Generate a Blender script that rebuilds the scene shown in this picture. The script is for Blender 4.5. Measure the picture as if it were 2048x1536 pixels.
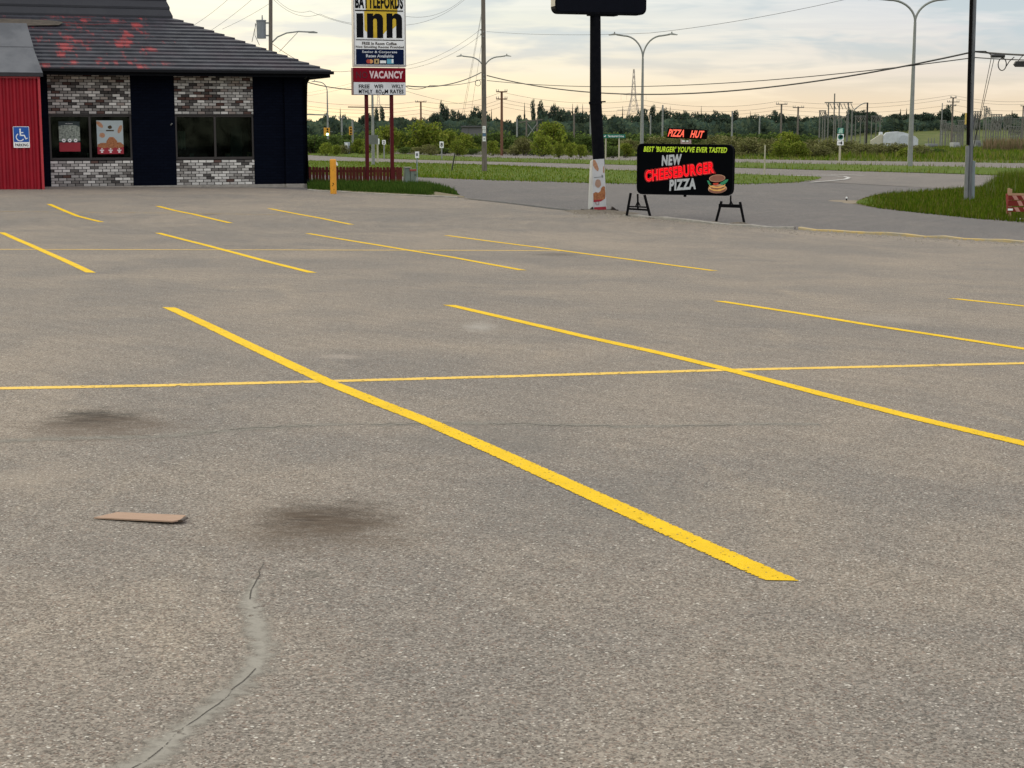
import bpy, bmesh, math, random
import numpy as np
from mathutils import Vector, Matrix, Euler
R = math.radians
rnd = random.Random(7)
for o in list(bpy.data.objects): bpy.data.objects.remove(o)
SC = bpy.context.scene
COL = SC.collection
# ------------------------------------------------------------------ camera
F, YH, CX, CY, ZC = 3300.0, 252.0, 1024.0, 768.0, 1.43
PITCH = math.atan((CY - YH) / F)
cam = bpy.data.objects.new('camera', bpy.data.cameras.new('camera')); COL.objects.link(cam)
cam.data.sensor_width = 36; cam.data.lens = 36 * F / 2048
cam.data.clip_start = .1; cam.data.clip_end = 9000
cam.location = (0, 0, ZC); cam.rotation_euler = (math.pi / 2 - PITCH, 0, 0)
SC.camera = cam
SC.view_settings.view_transform = 'Standard'; SC.view_settings.look = 'None'
SC.view_settings.exposure = 0.0; SC.view_settings.gamma = 1
# ------------------------------------------------------------------ sun and sky
SUN_EL, SUN_AZ = R(13), R(-28)          # azimuth from +Y towards +X
sd = Vector((math.sin(SUN_AZ) * math.cos(SUN_EL), math.cos(SUN_AZ) * math.cos(SUN_EL), math.sin(SUN_EL)))
sl = bpy.data.lights.new('sun', 'SUN'); sl.energy = 0.7; sl.angle = R(14); sl.color = (1, .86, .66)
so = bpy.data.objects.new('sun', sl); COL.objects.link(so); so.rotation_euler = sd.to_track_quat('Z', 'Y').to_euler()

class NT:
    """tiny node helper"""
    def __init__(s, tree): s.t = tree; s.t.nodes.clear()
    def n(s, typ, props=None, **ins):
        nd = s.t.nodes.new('ShaderNode' + typ)
        for k, v in (props or {}).items(): setattr(nd, k, v)
        for k, v in ins.items():
            k2 = k.replace('_', ' ')
            sock = nd.inputs[int(k[1:])] if (k[0] == 'i' and k[1:].isdigit()) else nd.inputs[k2]
            if hasattr(v, 'is_linked') or isinstance(v, bpy.types.NodeSocket): s.t.links.new(v, sock)
            else:
                if sock.type == 'RGBA' and len(v) == 3: v = (*v, 1)
                sock.default_value = v
        return nd
    def math(s, op, a, b=0.0, c=None, clamp=False):
        nd = s.n('Math', {'operation': op, 'use_clamp': clamp}, i0=a, i1=b)
        if c is not None:
            if isinstance(c, bpy.types.NodeSocket): s.t.links.new(c, nd.inputs[2])
            else: nd.inputs[2].default_value = c
        return nd.outputs[0]
    def mix(s, f, a, b, blend='MIX'):
        nd = s.n('Mix', {'data_type': 'RGBA', 'blend_type': blend, 'clamp_factor': True})
        for sock, v in ((nd.inputs[0], f), (nd.inputs[6], a), (nd.inputs[7], b)):
            if isinstance(v, bpy.types.NodeSocket): s.t.links.new(v, sock)
            elif sock.type == 'RGBA': sock.default_value = (*v[:3], 1)
            else: sock.default_value = v
        return nd.outputs[2]
    def ramp(s, fac, stops, interp='LINEAR'):
        nd = s.n('ValToRGB'); cr = nd.color_ramp; cr.interpolation = interp
        while len(cr.elements) < len(stops): cr.elements.new(.5)
        for e, (p, c) in zip(cr.elements, stops):
            e.position = p; e.color = (*c, 1) if hasattr(c, '__len__') else (c, c, c, 1)
        s.t.links.new(fac, nd.inputs[0]); return nd.outputs[0]
    def noise(s, vec, scale, detail=3, rough=.55, dist=0):
        nd = s.n('TexNoise', None, Scale=scale, Detail=detail, Roughness=rough, Distortion=dist)
        s.t.links.new(vec, nd.inputs['Vector']); return nd.outputs[0]
    def vmul(s, vec, m, add=(0, 0, 0)):
        return s.n('VectorMath', {'operation': 'MULTIPLY_ADD'}, i0=vec, i1=m, i2=add).outputs[0]
    def mr(s, v, a, b, c=0., d=1., kind='SMOOTHSTEP'):
        return s.n('MapRange', {'interpolation_type': kind}, Value=v, From_Min=a, From_Max=b, To_Min=c, To_Max=d).outputs[0]

W = bpy.data.worlds.new('World'); SC.world = W; W.use_nodes = True
t = NT(W.node_tree)
sky = t.n('TexSky', {'sky_type': 'NISHITA', 'sun_disc': False, 'sun_elevation': SUN_EL, 'sun_rotation': SUN_AZ, 'dust_density': 2.0})
gd = t.n('TexCoord').outputs['Generated']
sx = t.n('SeparateXYZ', None, Vector=gd)
zz = sx.outputs[2]; xx = sx.outputs[0]
base = t.ramp(t.mr(zz, 0, .5, 0, 1, 'LINEAR'), [(0, (.95, .82, .53)), (.035, (.89, .79, .57)), (.075, (.76, .75, .655)), (.12, (.68, .725, .70)),
                                         (.17, (.58, .67, .71)), (.4, (1.1, 1.12, 1.12)), (1, (1.45, 1.45, 1.42))])
warm = t.mix(t.mr(xx, -.17, .28), (1.05, 1.06, .97), (.93, .90, .99))
base = t.mix(1.0, base, warm, 'MULTIPLY')
n1 = t.noise(t.vmul(gd, (5, 5, 95)), 1.0, 5, .6, .6)
n2 = t.noise(t.vmul(gd, (9, 9, 60), (3, 1, 7)), 1.0, 4, .6, .3)
lift = t.mr(n1, .40, .70)
hz = t.mr(zz, .10, .25, 1, 0)
cl = t.mix(t.math('MULTIPLY', t.math('MULTIPLY', lift, .5), hz), base, t.mix(t.mr(zz, .0, .07), (.97, .83, .63), (.82, .83, .80)))
cl = t.mix(t.math('MULTIPLY', t.math('MULTIPLY', t.mr(n2, .43, .62), .9), hz), cl, t.mix(t.mr(zz, .0, .055), (.86, .69, .48), (.47, .565, .63)))
skyd = t.n('Vector' + 'Math', {'operation': 'SCALE'}, i0=sky.outputs[0], Scale=.014)
tot = t.n('VectorMath', {'operation': 'ADD'}, i0=cl, i1=skyd.outputs[0])
W.node_tree.links.new(tot.outputs[0], (bg := t.n('Background', None, Strength=1.0)).inputs[0])
W.node_tree.links.new(bg.outputs[0], t.n('OutputWorld').inputs[0])

# ------------------------------------------------------------------ terrain function (world z at X, Y)
_D = np.array([-60, 0, 4, 7, 10, 14, 19, 25, 32, 39, 46, 52, 60, 75, 91, 125, 160, 234, 320, 600, 3000, 9000.])
_Z = np.array([-1.30, -1.39, -1.42, -1.48, -1.54, -1.62, -1.73, -1.87, -1.94, -1.89, -1.81, -1.83, -1.95, -2.12, -2.30, -2.72, -3.15, -3.55, -4.2, -6, -13, -20.])
_h = np.diff(_D); _d = np.diff(_Z) / _h; _m = np.zeros(len(_D)); _m[0], _m[-1] = _d[0], _d[-1]
_m[1:-1] = (_h[1:] * _d[:-1] + _h[:-1] * _d[1:]) / (_h[1:] + _h[:-1])
def z0(D):
    D = np.clip(D, _D[0], _D[-1]); i = np.clip(np.searchsorted(_D, D, side='right') - 1, 0, len(_D) - 2)
    h = _h[i]; q = (D - _D[i]) / h
    return _Z[i]*(1+2*q)*(1-q)**2 + h*_m[i]*q*(1-q)**2 + _Z[i+1]*q*q*(3-2*q) + h*_m[i+1]*q*q*(q-1)
def sstep(x, a, b): q = np.clip((x - a) / (b - a), 0, 1); return q * q * (3 - 2 * q)
def G(X, D):
    X = np.asarray(X, float); D = np.asarray(D, float)
    lat = (-.0201 + .0025 * (np.clip(D, 0, 40) - 20) / 20) * (1 - sstep(D, 40, 75))
    hill = 4.4 * sstep(X, 42, 100) * sstep(D, 290, 400)
    return ZC + z0(D) + lat * 25 * np.tanh(X / 25) + hill
def g(X, D): return float(G(X, D))
def ray(px, py):
    u = (px - CX) / F; v = -(py - CY) / F
    d = Vector((u, math.cos(PITCH) + v * math.sin(PITCH), -math.sin(PITCH) + v * math.cos(PITCH)))
    return d / d.y
def at(px, py, D): return Vector((0, 0, ZC)) + ray(px, py) * D
_DS = np.concatenate([np.arange(2, 80, .1), np.arange(80, 400, .5), np.arange(400, 3000, 5)])
def gp(px, py):
    r = ray(px, py); f = G(r.x * _DS, _DS) - (ZC + r.z * _DS); k = int(np.argmax(f > 0))
    if f[k] <= 0: k = len(_DS) - 1
    q = f[k-1] / (f[k-1] - f[k]) if k else 0
    d = _DS[k-1] + q * (_DS[k] - _DS[k-1]) if k else _DS[0]
    return Vector((r.x * d, d, g(r.x * d, d)))
def onx(px, D):          # ground point under picture column px at distance D
    x = ray(px, YH).x * D; return Vector((x, D, g(x, D)))
def zat(py, D): return at(CX, py, D).z

# ------------------------------------------------------------------ mesh helpers
class MB:
    def __init__(s): s.v = []; s.f = []; s.c = []
    def add(s, vs, fs, c=None):
        b = len(s.v); s.v += [tuple(v) for v in vs]; s.f += [tuple(i + b for i in f) for f in fs]; s.c += [c] * len(fs)
        return s
    def box(s, x0, x1, y0, y1, z0, z1, c=None):
        return s.add([(x0,y0,z0),(x1,y0,z0),(x1,y1,z0),(x0,y1,z0),(x0,y0,z1),(x1,y0,z1),(x1,y1,z1),(x0,y1,z1)],
                     [(0,3,2,1),(4,5,6,7),(0,1,5,4),(1,2,6,5),(2,3,7,6),(3,0,4,7)], c)
    def cyl(s, p0, p1, r0, r1=None, n=10, c=None):
        r1 = r0 if r1 is None else r1
        p0, p1 = Vector(p0), Vector(p1); q = (p1 - p0).to_track_quat('Z', 'Y')
        vs = []
        for p, r in ((p0, r0), (p1, r1)):
            for k in range(n): vs.append(p + q @ Vector((r*math.cos(2*math.pi*k/n), r*math.sin(2*math.pi*k/n), 0)))
        fs = [(k, (k+1) % n, n+(k+1) % n, n+k) for k in range(n)] + [tuple(range(n-1,-1,-1)), tuple(range(n, 2*n))]
        return s.add(vs, fs, c)
    def tube(s, pts, r, n=6, c=None):
        pts = [Vector(p) for p in pts]; rr = r if hasattr(r, '__len__') else [r] * len(pts); vs = []
        for i, p in enumerate(pts):
            d = pts[min(i+1, len(pts)-1)] - pts[max(i-1, 0)]; q = d.to_track_quat('Z', 'Y')
            for k in range(n): vs.append(p + q @ Vector((rr[i]*math.cos(2*math.pi*k/n), rr[i]*math.sin(2*math.pi*k/n), 0)))
        fs = [(i*n+k, i*n+(k+1) % n, (i+1)*n+(k+1) % n, (i+1)*n+k) for i in range(len(pts)-1) for k in range(n)]
        fs += [tuple(range(n-1,-1,-1)), tuple(range((len(pts)-1)*n, len(pts)*n))]
        return s.add(vs, fs, c)
    def ext(s, poly, y0, y1, c=None):        # polygon in local x,z, extruded along y
        n = len(poly); vs = [(x, y0, z) for x, z in poly] + [(x, y1, z) for x, z in poly]
        return s.add(vs, [tuple(range(n)), tuple(range(2*n-1, n-1, -1))] + [(k, n+k, n+(k+1) % n, (k+1) % n) for k in range(n)], c)
    def bar(s, p0, p1, w, h, up=(0,0,1), c=None):
        p0, p1 = Vector(p0), Vector(p1); d = (p1-p0).normalized(); a = d.cross(Vector(up))
        if a.length < 1e-4: a = d.cross(Vector((0,1,0)))
        a = a.normalized() * w/2; b = a.cross(d).normalized() * h/2
        vs = [p + i*a + j*b for p in (p0, p1) for i, j in ((-1,-1),(1,-1),(1,1),(-1,1))]
        return s.add(vs, [(3,2,1,0),(4,5,6,7),(0,1,5,4),(1,2,6,5),(2,3,7,6),(3,0,4,7)], c)
    def ell(s, cx, cz, rx, rz, y0, y1, n=24, rot=0, c=None, wob=0, seed=0):
        q = random.Random(seed); p = []
        for k in range(n):
            a = -2*math.pi*k/n; w = 1 + wob*(q.random()-.5)
            x, z = rx*w*math.cos(a), rz*w*math.sin(a); p.append((cx + x*math.cos(rot)-z*math.sin(rot), cz + x*math.sin(rot)+z*math.cos(rot)))
        return s.ext(p[::-1], y0, y1, c)
    def build(s, name, m=None, parent=None, smooth=False, bevel=0):
        me = bpy.data.meshes.new(name); me.from_pydata(s.v, [], s.f)
        if any(c is not None for c in s.c):
            a = me.color_attributes.new('tone', 'FLOAT_COLOR', 'CORNER'); i = 0
            buf = np.ones((len(me.loops), 4), np.float32)
            for f, c in zip(s.f, s.c):
                cc = c if c is not None else (.5, .5, .5)
                buf[i:i+len(f), :3] = cc; i += len(f)
            a.data.foreach_set('color', buf.ravel())
        return link(name, me, m, parent, smooth, bevel)
def link(name, me, m, parent=None, smooth=False, bevel=0):
    bm = bmesh.new(); bm.from_mesh(me); bmesh.ops.recalc_face_normals(bm, faces=bm.faces) if len(bm.faces) < 20000 else None
    bm.to_mesh(me); bm.free()
    if smooth:
        me.polygons.foreach_set('use_smooth', [True] * len(me.polygons)); me.set_sharp_from_angle(angle=R(40))
    o = bpy.data.objects.new(name, me); COL.objects.link(o)
    if m: me.materials.append(m)
    if parent: o.parent = parent
    if bevel:
        b = o.modifiers.new('edge', 'BEVEL'); b.width = bevel; b.segments = 2; b.limit_method = 'ANGLE'
    return o
def fast_mesh(name, V, T, m, tone=None, parent=None):       # V (n,3), faces (k,3 or 4), tone per face (k,3)
    me = bpy.data.meshes.new(name); n, k = len(V), T.shape[1]
    me.vertices.add(n); me.vertices.foreach_set('co', np.asarray(V, np.float32).ravel())
    me.loops.add(T.size); me.loops.foreach_set('vertex_index', T.astype(np.int32).ravel())
    me.polygons.add(len(T)); me.polygons.foreach_set('loop_start', np.arange(0, T.size, k, dtype=np.int32))
    me.update(calc_edges=True)
    if tone is not None:
        a = me.color_attributes.new('tone', 'FLOAT_COLOR', 'CORNER')
        buf = np.ones((T.size, 4), np.float32); buf[:, :3] = np.repeat(tone, k, 0); a.data.foreach_set('color', buf.ravel())
    o = bpy.data.objects.new(name, me); COL.objects.link(o); me.materials.append(m)
    if parent: o.parent = parent
    return o
def tag(o, label=None, cat=None, group=None, kind=None):
    for k, v in (('label', label), ('category', cat), ('group', group), ('kind', kind)):
        if v: o[k] = v
    return o
def thing(name, label, cat, loc=(0,0,0), rz=0, group=None):
    o = bpy.data.objects.new(name, None); COL.objects.link(o); o.empty_display_size = .1
    o.location = loc; o.rotation_euler = (0, 0, rz); return tag(o, label, cat, group)
def struct(o): o['kind'] = 'structure'; return o
def copy_tree(o, parent=None):
    c = o.copy(); COL.objects.link(c); c.parent = parent
    for ch in list(o.children): copy_tree(ch, c)
    return c
class Frame:               # a thing's own axes: x right, y back, z up
    def __init__(s, loc, rz): s.loc = Vector(loc); s.rz = rz; s.M = Matrix.Translation(s.loc) @ Matrix.Rotation(rz, 4, 'Z'); s.I = s.M.inverted()
    def pl(s, px, py, y=0.):      # where the sight line meets the thing's own plane y
        o = s.I @ Vector((0,0,ZC)); d = s.I.to_3x3() @ ray(px, py); k = (y - o.y) / d.y; p = o + d * k
        return p.x, p.z
    def rect(s, x0, y0, x1, y1, y=0.):   # picture box -> (x0,x1,z0,z1) on that plane
        a = s.pl(x0, (y0+y1)/2, y); b = s.pl(x1, (y0+y1)/2, y); c = s.pl((x0+x1)/2, y0, y); d = s.pl((x0+x1)/2, y1, y)
        return a[0], b[0], d[1], c[1]
def text(name, s, m, parent, cx, cz, w, h, y, shear=0, rot=0, bold=0, depth=.004):
    cu = bpy.data.curves.new('lettering', 'FONT'); cu.body = s; cu.size = 1; cu.offset = bold; cu.extrude = .01; cu.resolution_u = 3; cu.space_character = 1 + bold*2.4
    ob = bpy.data.objects.new('lettering', cu); COL.objects.link(ob)
    me = bpy.data.meshes.new_from_object(ob.evaluated_get(bpy.context.evaluated_depsgraph_get()))
    bpy.data.objects.remove(ob); bpy.data.curves.remove(cu)
    n = len(me.vertices); co = np.empty(n*3, np.float32); me.vertices.foreach_get('co', co); co = co.reshape(-1, 3)
    lo, hi = co.min(0), co.max(0); p = (co - (lo+hi)/2) / np.maximum(hi-lo, 1e-6)
    x = p[:,0]*w + p[:,1]*h*shear; z = p[:,1]*h; c_, s_ = math.cos(rot), math.sin(rot)
    out = np.stack([cx + x*c_ - z*s_, y - (p[:,2]+.5)*depth, cz + x*s_ + z*c_], 1)
    me.vertices.foreach_set('co', out.astype(np.float32).ravel()); me.materials.clear(); me.update()
    o = bpy.data.objects.new(name, me); COL.objects.link(o); me.materials.append(m)
    if parent: o.parent = parent
    return o

# ------------------------------------------------------------------ materials
MATS = {}
def mat(name, col, rough=.7, spec=.3, metal=0., col2=None, ns=6., na=.5, bump=0., bs=40., em=0., emc=None, stretch=(1,1,1)):
    if name in MATS: return MATS[name]
    m = bpy.data.materials.new(name); m.use_nodes = True; t = NT(m.node_tree)
    tc = t.vmul(t.n('TexCoord').outputs['Object'], stretch)
    c2 = col2 or tuple(c*.7 for c in col)
    n = t.noise(tc, ns, 5, .6)
    c = t.mix(t.math('MULTIPLY', t.mr(n, .38, .68), na), col, c2)
    b = t.n('BsdfPrincipled', None, Base_Color=c, Roughness=rough, Metallic=metal); b.inputs['Specular IOR Level'].default_value = spec
    if bump:
        bn = t.n('Bump', None, Strength=bump, Distance=.01, Height=t.noise(tc, bs, 3)); t.t.links.new(bn.outputs[0], b.inputs['Normal'])
    if em: b.inputs['Emission Color'].default_value = (*(emc or col), 1); b.inputs['Emission Strength'].default_value = em
    t.t.links.new(b.outputs[0], t.n('OutputMaterial').inputs[0]); MATS[name] = m; return m
def tone_mat(name, tint=(1,1,1), rough=.8, spec=.2, trans=0.):       # colour from the per-face attribute
    m = bpy.data.materials.new(name); m.use_nodes = True; t = NT(m.node_tree)
    a = t.n('Attribute', {'attribute_name': 'tone'}).outputs[0]
    c = t.mix(1., a, tint, 'MULTIPLY')
    b = t.n('BsdfPrincipled', None, Base_Color=c, Roughness=rough); b.inputs['Specular IOR Level'].default_value = spec
    o = b.outputs[0]
    if trans:
        tr = t.n('BsdfTranslucent', None, Color=c); o = t.n('MixShader', None, i0=trans, i1=o, i2=tr.outputs[0]).outputs[0]
    t.t.links.new(o, t.n('OutputMaterial').inputs[0]); return m

def asphalt(name, tan, grey, stains=(), stone=.5, fine=1.):
    m = bpy.data.materials.new(name); m.use_nodes = True; t = NT(m.node_tree)
    P = t.n('NewGeometry').outputs['Position']
    big = t.noise(P, .20, 4, .6, .5); mid = t.noise(t.vmul(P, (1, .8, 1), (5, 2, 0)), .75, 4, .55, .6); sm = t.noise(P, 9, 4, .6)
    c = t.mix(t.math('MULTIPLY_ADD', t.mr(mid, .30, .70), .55, t.math('MULTIPLY', t.mr(big, .35, .65), .45)), tan, grey)
    c = t.mix(t.math('MULTIPLY', t.mr(mid, .60, .76), .30), c, tuple(v*1.18 for v in tan))
    dust = t.noise(t.vmul(P, (1.2, .35, 1), (2, 9, 0)), 1.1, 5, .6, .8)
    c = t.mix(t.math('MULTIPLY', t.mr(dust, .56, .72), .30), c, (tan[0]*1.22, tan[1]*1.19, tan[2]*1.12))
    c = t.mix(t.mr(sm, .35, .75, 0, .16), c, tuple(v*.75 for v in grey))
    v1 = t.n('TexVoronoi', None, Vector=P, Scale=130.*fine); v2 = t.n('TexVoronoi', None, Vector=P, Scale=300.*fine)
    v3 = t.n('TexVoronoi', None, Vector=P, Scale=55.*fine)
    r1 = t.n('SeparateColor', None, Color=v1.outputs['Color']); r2 = t.n('SeparateColor', None, Color=v2.outputs['Color']); r3 = t.n('SeparateColor', None, Color=v3.outputs['Color'])
    val = t.math('ADD', t.mr(r1.outputs[0], 0, 1, .60, 1.40, 'LINEAR'), t.mr(r2.outputs[1], 0, 1, -.22, .22, 'LINEAR'))
    c = t.n('VectorMath', {'operation': 'SCALE'}, i0=c, Scale=val).outputs[0]
    hue = t.mr(r1.outputs[2], .86, .9, 0, .35); c = t.mix(hue, c, (tan[0]*1.1, tan[1]*.86, tan[2]*.8))
    pale = t.math('MULTIPLY', t.math('GREATER_THAN', r1.outputs[1], .90), t.mr(v1.outputs['Distance'], .3, .55, stone*1.3, 0))
    c = t.mix(pale, c, (.56, .52, .45))
    big_s = t.math('MULTIPLY', t.math('GREATER_THAN', r3.outputs[1], .955), t.mr(v3.outputs['Distance'], .2, .34, stone*1.5, 0))
    c = t.mix(big_s, c, (.60, .57, .50))
    gap = t.math('MULTIPLY', t.math('GREATER_THAN', r1.outputs[2], .80), t.mr(v1.outputs['Distance'], .2, .6, .75, 0))
    c = t.mix(gap, c, (.06, .055, .05))
    gap2 = t.math('MULTIPLY', t.math('GREATER_THAN', r3.outputs[2], .93), t.mr(v3.outputs['Distance'], .15, .35, .6, 0)); c = t.mix(gap2, c, (.07, .064, .058))
    for (X, Y, rx, ry, ang, st, cc, seed) in stains:
        q = t.n('Mapping', {'vector_type': 'TEXTURE'}, Vector=P, Location=(X, Y, 0), Rotation=(0, 0, ang), Scale=(rx, ry, 1e6))
        L = t.n('VectorMath', {'operation': 'LENGTH'}, i0=q.outputs[0]).outputs['Value']
        nz = t.noise(t.vmul(q.outputs[0], (1.1, 2.2, 0), (seed, seed*.7, 0)), 1.6, 5, .65, .5)
        f = t.math('MULTIPLY', t.mr(t.math('ADD', L, t.math('MULTIPLY_ADD', nz, 1.5, -.75)), .05, 1.05, 1, 0), st)
        f = t.math('MULTIPLY', f, t.mr(t.noise(t.vmul(P, (7, 22, 1), (seed, 0, 0)), 1, 5, .7), .32, .58, .45, 1.))
        c = t.mix(f, c, cc)
    b = t.n('BsdfPrincipled', None, Base_Color=c, Roughness=1.); b.inputs['Specular IOR Level'].default_value = .06
    hgt = t.math('ADD', t.math('MULTIPLY', v1.outputs['Distance'], -1.), t.math('MULTIPLY', sm, .6))
    bn = t.n('Bump', None, Strength=.28, Distance=.006, Height=hgt); t.t.links.new(bn.outputs[0], b.inputs['Normal'])
    t.t.links.new(b.outputs[0], t.n('OutputMaterial').inputs[0]); return m
def decal(name, col, thr, edge, nscale, rough=.6, strength=1., grit=60., rag=None, pits=0.):   # worn paint or sealant: gaps where the ground shows
    m = bpy.data.materials.new(name); m.use_nodes = True; t = NT(m.node_tree)
    P = t.n('NewGeometry').outputs['Position']; uv = t.n('SeparateXYZ', None, Vector=t.n('UVMap').outputs[0])
    au = t.math('ABSOLUTE', uv.outputs[0])
    n1 = t.noise(P, nscale, 4, .65); n2 = t.noise(P, grit, 2, .5)
    e = t.math('SUBTRACT', 1., t.math('ADD', au, t.math('MULTIPLY', t.math('SUBTRACT', n2, .5), rag if rag is not None else edge*1.6)))
    a = t.math('MULTIPLY', t.mr(e, 0, edge), t.mr(t.math('ADD', n1, t.math('MULTIPLY', t.math('SUBTRACT', n2, .5), .5)), thr-.04, thr+.05))
    c = t.mix(t.mr(t.noise(P, 5, 4), .3, .75), col, tuple(v*.85 for v in col)); c = t.mix(t.mr(t.noise(P, 130, 2), .5, .72, 0, .45), c, tuple(v*.6 for v in col))
    if pits:
        vp = t.n('TexVoronoi', None, Vector=t.vmul(P, (1, .45, 1)), Scale=75.); pr_ = t.n('SeparateColor', None, Color=vp.outputs['Color'])
        hole = t.math('MULTIPLY', t.math('GREATER_THAN', t.math('ADD', pr_.outputs[0], t.math('MULTIPLY', n1, .5)), 1.28-pits), t.math('LESS_THAN', vp.outputs['Distance'], t.math('MULTIPLY', pr_.outputs[1], .42)))
        c = t.mix(t.math('MULTIPLY', hole, .8), c, (.26, .185, .04))
    b = t.n('BsdfPrincipled', None, Base_Color=c, Roughness=rough); b.inputs['Specular IOR Level'].default_value = .06
    tr = t.n('BsdfTransparent'); mx = t.n('MixShader', None, i0=t.math('MULTIPLY', a, strength), i1=tr.outputs[0], i2=b.outputs[0])
    t.t.links.new(mx.outputs[0], t.n('OutputMaterial').inputs[0]); return m
def grass_ground(name, a, b_, ns=1.2):
    m = bpy.data.materials.new(name); m.use_nodes = True; t = NT(m.node_tree); P = t.n('NewGeometry').outputs['Position']
    c = t.mix(t.mr(t.noise(P, ns, 6, .65), .35, .68), a, b_); c = t.mix(t.mr(t.noise(P, ns*.08, 4), .4, .7, 0, .5), c, tuple(v*.7 for v in a))
    b = t.n('BsdfPrincipled', None, Base_Color=c, Roughness=.95); b.inputs['Specular IOR Level'].default_value = .1
    bn = t.n('Bump', None, Strength=.8, Distance=.1, Height=t.noise(P, 9, 4)); t.t.links.new(bn.outputs[0], b.inputs['Normal'])
    t.t.links.new(b.outputs[0], t.n('OutputMaterial').inputs[0]); return m
def S(r, gg, b):     # sRGB 0-255 to linear
    return tuple((c/255/12.92 if c <= 10 else ((c/255+.055)/1.055)**2.4) for c in (r, gg, b))

leafM = tone_mat('leaves', trans=.38, rough=1., spec=.05); grassM = tone_mat('grass_blades', trans=.35, rough=1., spec=0.)
barkM = mat('bark', (.09, .075, .06), bump=.4)
steelM = mat('galvanised_steel', (.24, .25, .24), .5, .4, .3, ns=3)
poleM = mat('weathered_pole_wood', (.17, .15, .13), .9, .1, col2=(.10, .088, .075), ns=5, stretch=(6, 6, .5), na=.9)
brownpoleM = mat('brown_pole_wood', (.16, .085, .055), .9, .1, ns=4, stretch=(5,5,.4))
wireM = mat('dark_cable', (.03, .03, .03), .6)
blackM = mat('black_paint', (.0035, .004, .006), .7, .04, ns=9, col2=(.008, .008, .010), bump=.05)
whiteM = mat('white_acrylic', (.78, .80, .80), .35, .4, ns=3, na=.35, col2=(.60, .61, .58))
concM = mat('concrete', (.30, .28, .25), .9, .15, ns=7, bump=.4, bs=60, na=.8)
darkM = mat('dark_lettering', (.006, .007, .009), .7, .05)

# ------------------------------------------------------------------ ground, roads, lot
def ribbon(name, near, far, m, off=0., step=1.0, rows=None, mound=0., uv=False):
    """sheet on the terrain between two polylines (world xy) of matching order"""
    def res(P, n):
        P = [Vector((p[0], p[1])) for p in P]; L = [0]
        for a, b in zip(P, P[1:]): L.append(L[-1] + (b-a).length)
        out = []; k = 0
        for i in range(n+1):
            s = L[-1]*i/n
            while k < len(P)-2 and L[k+1] < s: k += 1
            q = (s-L[k]) / max(L[k+1]-L[k], 1e-9); out.append(P[k].lerp(P[k+1], q))
        return out
    ln = max(sum((Vector(b[:2])-Vector(a[:2])).length for a, b in zip(Q, Q[1:])) for Q in (near, far))
    n = max(4, int(ln/step)); A, B = res(near, n), res(far, n)
    wd = max((b-a).length for a, b in zip(A, B)); r = rows or max(2, int(wd/step))
    xs = np.array([[a.lerp(b, j/r)[:] for j in range(r+1)] for a, b in zip(A, B)]); X, Y = xs[...,0], xs[...,1]
    sj = np.arange(r+1)/r; Z = G(X, Y) + off + mound * np.minimum(1, 4*sj*(1-sj)*1.3)[None, :]
    V = np.stack([X, Y, Z], -1).reshape(-1, 3); idx = np.arange((n+1)*(r+1)).reshape(n+1, r+1)
    T = np.stack([idx[:-1,:-1], idx[1:,:-1], idx[1:,1:], idx[:-1,1:]], -1).reshape(-1, 4)
    o = fast_mesh(name, V, T, m)
    nn = o.data.polygons[0].normal.z
    if nn < 0: o.data.flip_normals()
    o.data.polygons.foreach_set('use_smooth', [True]*len(T))
    return o, (A, B)
xs_ = np.concatenate([-np.geomspace(3000, 62, 30), np.arange(-60, 61, 1.5), np.geomspace(62, 3000, 30)])
ds_ = np.concatenate([np.arange(-40, 80, .8), np.arange(80, 500, 5), np.geomspace(505, 8500, 40)])
XX, DD = np.meshgrid(xs_, ds_, indexing='ij'); V = np.stack([XX, DD, G(XX, DD) - .07], -1).reshape(-1, 3)
ii = np.arange(V.shape[0]).reshape(XX.shape)
fieldM = grass_ground('field_grass', (.075, .10, .024), (.12, .125, .045), .5)
lawnM = grass_ground('verge_grass', (.065, .11, .008), (.10, .13, .015), 2.)
o = struct(fast_mesh('ground', V, np.stack([ii[:-1,:-1], ii[1:,:-1], ii[1:,1:], ii[:-1,1:]], -1).reshape(-1, 4), fieldM)); o.data.polygons.foreach_set('use_smooth', [True]*len(o.data.polygons))
hv = Vector((-.335, .942)); hn = Vector((.942, .335))       # along and across the highway
def HW(u, v): return hn*u + hv*v
st = []
def stain(px, py, wx, wy, s, c, seed, ang=0.):
    p = gp(px, py); d = p.y; q = gp(px, py + wy); st.append((p.x, p.y, wx*d/F, abs(p.y - q.y), ang, s, c, seed))
stain(650, 1042, 175, 56, .97, (.045, .036, .029), 1)
stain(640, 1060, 290, 80, .6, (.105, .078, .055), 9)
stain(190, 840, 120, 30, .97, (.036, .034, .03), 2)
stain(205, 856, 220, 46, .65, (.105, .078, .058), 3)
stain(620, 1155, 55, 14, .5, (.09, .085, .07), 4)
stain(1110, 510, 70, 5, .6, (.08, .07, .06), 5)
stain(960, 655, 45, 16, .5, (.38, .36, .32), 6)
stain(60, 960, 150, 50, .35, (.36, .30, .23), 8)
stain(680, 716, 70, 7, .5, (.36, .31, .26), 11)
stain(1000, 880, 260, 60, .45, (.13, .125, .115), 12)
stain(1250, 1010, 330, 130, .30, (.13, .125, .115), 13)
stain(1780, 640, 120, 14, .35, (.34, .30, .25), 14)
stain(420, 430, 30, 3, .5, (.09, .08, .07), 15)
lotM = asphalt('lot_asphalt', (.256, .219, .176), (.164, .152, .137), st)
roadM = asphalt('road_asphalt', (.152, .141, .132), (.122, .118, .115), (), .3, .8)
hwM = asphalt('highway_asphalt', (.19, .172, .155), (.15, .14, .13), (), .3, .8)
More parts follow.
